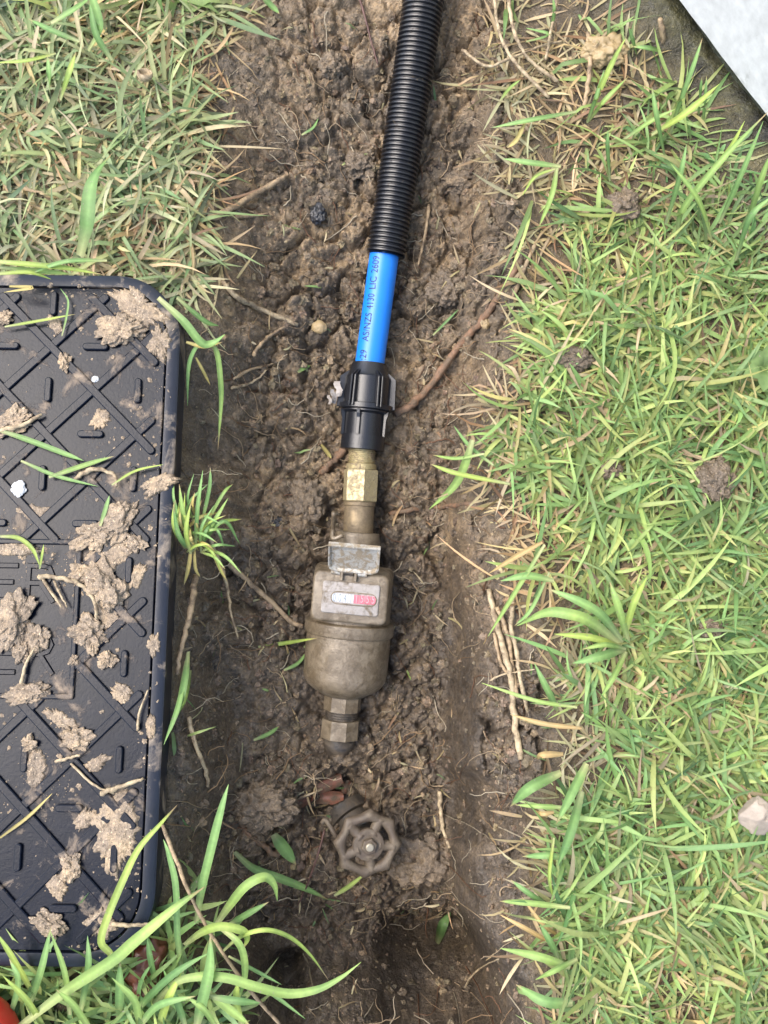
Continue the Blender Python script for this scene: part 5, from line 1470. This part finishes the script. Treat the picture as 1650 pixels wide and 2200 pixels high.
lawn = [blades(11500, dict(box, fn=fn_right), (5, 9), (0.020, 0.052), (0.0014, 0.0036), (8, 60), (15, 85), G_GREEN, 101),
        blades(1900, dict(box, fn=fn_right), (2, 5), (0.040, 0.080), (0.0020, 0.0044), (15, 55), (25, 85), G_GREEN[:3], 102, 8),
        blades(8500, dict(box, fn=fn_left), (4, 7), (0.024, 0.058), (0.0016, 0.0040), (4, 42), (5, 60), G_LEFT, 103),
        blades(900, dict(box, fn=fn_left), (2, 3), (0.04, 0.07), (0.0028, 0.0050), (10, 40), (20, 60), G_LEFT[:3], 104, 8),
        blades(5200, dict(box, fn=fn_bl), (3, 5), (0.03, 0.065), (0.0026, 0.0050), (25, 75), (20, 70), G_GREEN[:4], 105, 7),
        blades(220, dict(box, fn=fn_lm), (1, 2), (0.015, 0.03), (0.0020, 0.0036), (10, 60), (10, 60), G_GREEN, 106)]
vv, qq, cc = join(lawn)
g = big('lawn_grass', vv, qq, M_BLADE, cc)
tag(g, 'short wet green and yellowish lawn grass on both sides of the trench', 'grass', kind='stuff')
# lawn beyond the frame, coarser
def fn_out(x, y, rg):
    px, py = proj(x, y, 0 * x)
    out = (x < FR[0]) | (x > FR[1]) | (y < FR[2]) | (y > FR[3])
    d = np.where((y > 0.42) | (y < -0.56), np.minimum(np.abs(edge_r(x, y)), np.abs(edge_l(x, y))), 1)
    tr = (x > L0(y)) & (x < R0(y)) & (y > -0.62)
    return out & ~tr & ~lid_mask(x, y, 0.01) & (wall_dist(x, y) > 0.05) & (rg.random(len(x)) < np.clip(1.6 - np.hypot(x, y), 0.15, 1))
o_ = blades(15000, {'box': (-1.1, 1.1, -1.1, 0.9), 'fn': fn_out}, (3, 5), (0.03, 0.06), (0.004, 0.007), (15, 60), (20, 70), G_GREEN, 107, 4)
g = big('surrounding_grass', *o_[:2], M_BLADE, o_[2])
tag(g, 'lawn grass continuing around the trench beyond the picture', 'grass', kind='stuff')
# dry straw lying in the turf and along its edges
def fn_straw(x, y, rg):
    px, py = proj(x, y, 0 * x)
    dr = edge_r(x, y) + fbm(x, y, 0.03, 7, 2) * 0.010 - 0.010 * np.clip((py - 1050) / 250, 0, 1); dl = edge_l(x, y)
    top = (px > 1060) & (py < 560) & (dr > -0.008)
    keep_r = (dr > -0.01) & (rg.random(len(x)) < np.where(py < 560, np.clip((760 - py) / 450, 0.4, 1) * np.clip((1750 - px) / 450, 0.3, 1), 0.42 + 0.5 * np.clip(1 - np.abs(dr) / 0.03, 0, 1)))
    keep_l = (dl > -0.012) & (py < 620) & ~lid_mask(x, y, 0.004) & (rg.random(len(x)) < 0.7)
    return (keep_r | keep_l) & (wall_dist(x, y) > 0.03)
s_ = join([blades(9500, dict(box, fn=fn_straw), (1, 3), (0.014, 0.040), (0.0012, 0.0028), (-2, 22), (-5, 25), G_STRAW, 111, 5, 0.003),
           blades(1500, dict(box, fn=fn_straw), (1, 2), (0.03, 0.055), (0.0014, 0.0026), (0, 25), (0, 30), G_STRAW, 112, 7, 0.004)])
g = big('dry_thatch', *s_[:2], M_STRAW, s_[2])
tag(g, 'dry tan straw and thatch matted through the edges of the turf', 'straw', kind='stuff')

# ------------------------------------------------------------------ crumbs and hair roots in the trench
def crumbs(name, n, size, label, seed, where, mat, flat=0.7):
    rg = np.random.default_rng(seed)
    x = rg.uniform(FR[0], FR[1], n); y = rg.uniform(FR[2], FR[3], n)
    k = where(x, y, rg); x, y = x[k], y[k]
    n = len(x)
    s = size[0] * (size[1] / size[0]) ** (rg.random(n) ** 2.8)
    tv = np.array([tuple(q) for q in ICO1[0]]); tf = np.array(ICO1[1])
    m = len(tv)
    V = tv[None] * (1 + rg.uniform(-0.42, 0.42, (n, m, 1)))
    V = V * (s[:, None, None]) * rg.uniform(0.65, 1.25, (n, 1, 3)) * np.array([1, 1, flat])
    a = rg.uniform(0, 6.28, n); ca, sa = np.cos(a)[:, None], np.sin(a)[:, None]
    X = V[..., 0] * ca - V[..., 1] * sa; Y = V[..., 0] * sa + V[..., 1] * ca
    z = Hxy(x, y) - s * 0.10
    V = np.stack([X + x[:, None], Y + y[:, None], V[..., 2] + z[:, None]], -1)
    C = np.repeat((rg.uniform(0.55, 1.75, (n, 1)) * np.array([1, .98, .92]) * rg.uniform(.94, 1.06, (n, 3))), m, 0)
    T_ = (tf[None] + (np.arange(n) * m)[:, None, None]).reshape(-1, 3)
    g = big(name, V.reshape(-1, 3), None, mat, C, False, T_)
    return tag(g, label, 'soil', kind='stuff')
def in_trench(x, y, rg):
    i = np.clip(np.searchsorted(gx, x) - 1, 0, len(gx) - 2); j = np.clip(np.searchsorted(gy, y) - 1, 0, len(gy) - 2)
    ins, sm = inside[j, i], smoothm[j, i]
    ls = leftslope[j, i]
    dist = np.full(x.shape, 9.0)
    for (p, z0, w0, s0), (q, z1, w1, s1) in zip(sp3[:-1], sp3[1:]):
        dx, dy = q.x - p.x, q.y - p.y
        t = np.clip(((x - p.x) * dx + (y - p.y) * dy) / (dx * dx + dy * dy), 0, 1)
        dist = np.minimum(dist, np.hypot(x - p.x - t * dx, y - p.y - t * dy) - (w0 + (w1 - w0) * t))
    ok = (dist > 0.0005) & (np.hypot(x - WHEEL.x, y - WHEEL.y) > 0.03)
    return ok & (rg.random(len(x)) < ins * (1 - 0.9 * sm) * (1 - 0.4 * ls))
crumbs('soil_crumbs', 42000, (0.0007, 0.0040), 'loose crumbs of damp brown soil strewn over the trench', 201, in_trench, M_SOIL)
def on_lid_fn(x, y, rg):
    return lid_mask(x, y, -0.004) & (rg.random(len(x)) < np.clip(fbm(x, y, 0.05, 8, 3) * 1.3 + 0.25, 0.03, 1))
_H = Hxy
Hxy_keep = Hxy
def Hxy(x, y): return np.full(np.shape(x), ZP + 0.0002)
crumbs('mud_specks', 36000, (0.0003, 0.0020), 'tiny specks of pale mud scattered over the lid', 202, on_lid_fn, M_MUD, 0.5)
Hxy = Hxy_keep
def hair_roots(n, seed):
    rg = np.random.default_rng(seed)
    V, Q, C, o = [], [], [], 0
    cnt = 0
    while cnt < n:
        x, y = rg.uniform(-0.2, 0.16), rg.uniform(-0.45, 0.42)
        if not in_trench(np.array([x]), np.array([y]), rg)[0]: continue
        cnt += 1
        L = rg.uniform(0.008, 0.04); r = rg.uniform(0.00022, 0.0007); a = rg.uniform(0, 6.28); m = 9
        pts = []
        z = None
        for i in range(m):
            gz = float(Hxy(np.array([x]), np.array([y]))[0]) + r
            z = gz + 0.001 if z is None else max(gz, z - 0.002) + rg.uniform(0, 0.0012)
            pts.append((x, y, z))
            a += rg.normal(0, 0.35); x += math.cos(a) * L / m; y += math.sin(a) * L / m
        v, f = sweep_vf(pts, [r * (1 - 0.5 * i / m) for i in range(m)], 4, False)
        V.append(np.array([tuple(p) for p in v])); Q.append(np.array(f) + o); o += len(v)
        c = np.array([(0.50, 0.38, 0.24), (0.34, 0.23, 0.13), (0.22, 0.12, 0.07), (0.58, 0.50, 0.36)][rg.integers(0, 4)]) * rg.uniform(.7, 1.1)
        C.append(np.tile(c, (len(v), 1)))
    g = big('hair_roots', np.concatenate(V), np.concatenate(Q), M_STRAW, np.concatenate(C))
    tag(g, 'fine hair roots and straw shreds on the trench soil', 'roots', kind='stuff')
hair_roots(720, 301)
def fn_tr(x, y, rg): return in_trench(x, y, rg) & (rg.random(len(x)) < 0.35 + 0.5 * np.clip((P(600, 1000, -0.08).y - y) / 0.1, 0, 1))
litter = blades(1500, dict(box, fn=fn_tr), (1, 1), (0.006, 0.022), (0.0008, 0.0022), (-5, 25), (-15, 35), G_STRAW + [((0.24, 0.36, 0.12), 1.6), ((0.16, 0.26, 0.10), 1.2)], 305, 5, 0.002)
g = big('plant_litter', *litter[:2], M_STRAW, litter[2])
tag(g, 'small bits of straw and torn grass littering the trench soil', 'litter', kind='stuff')
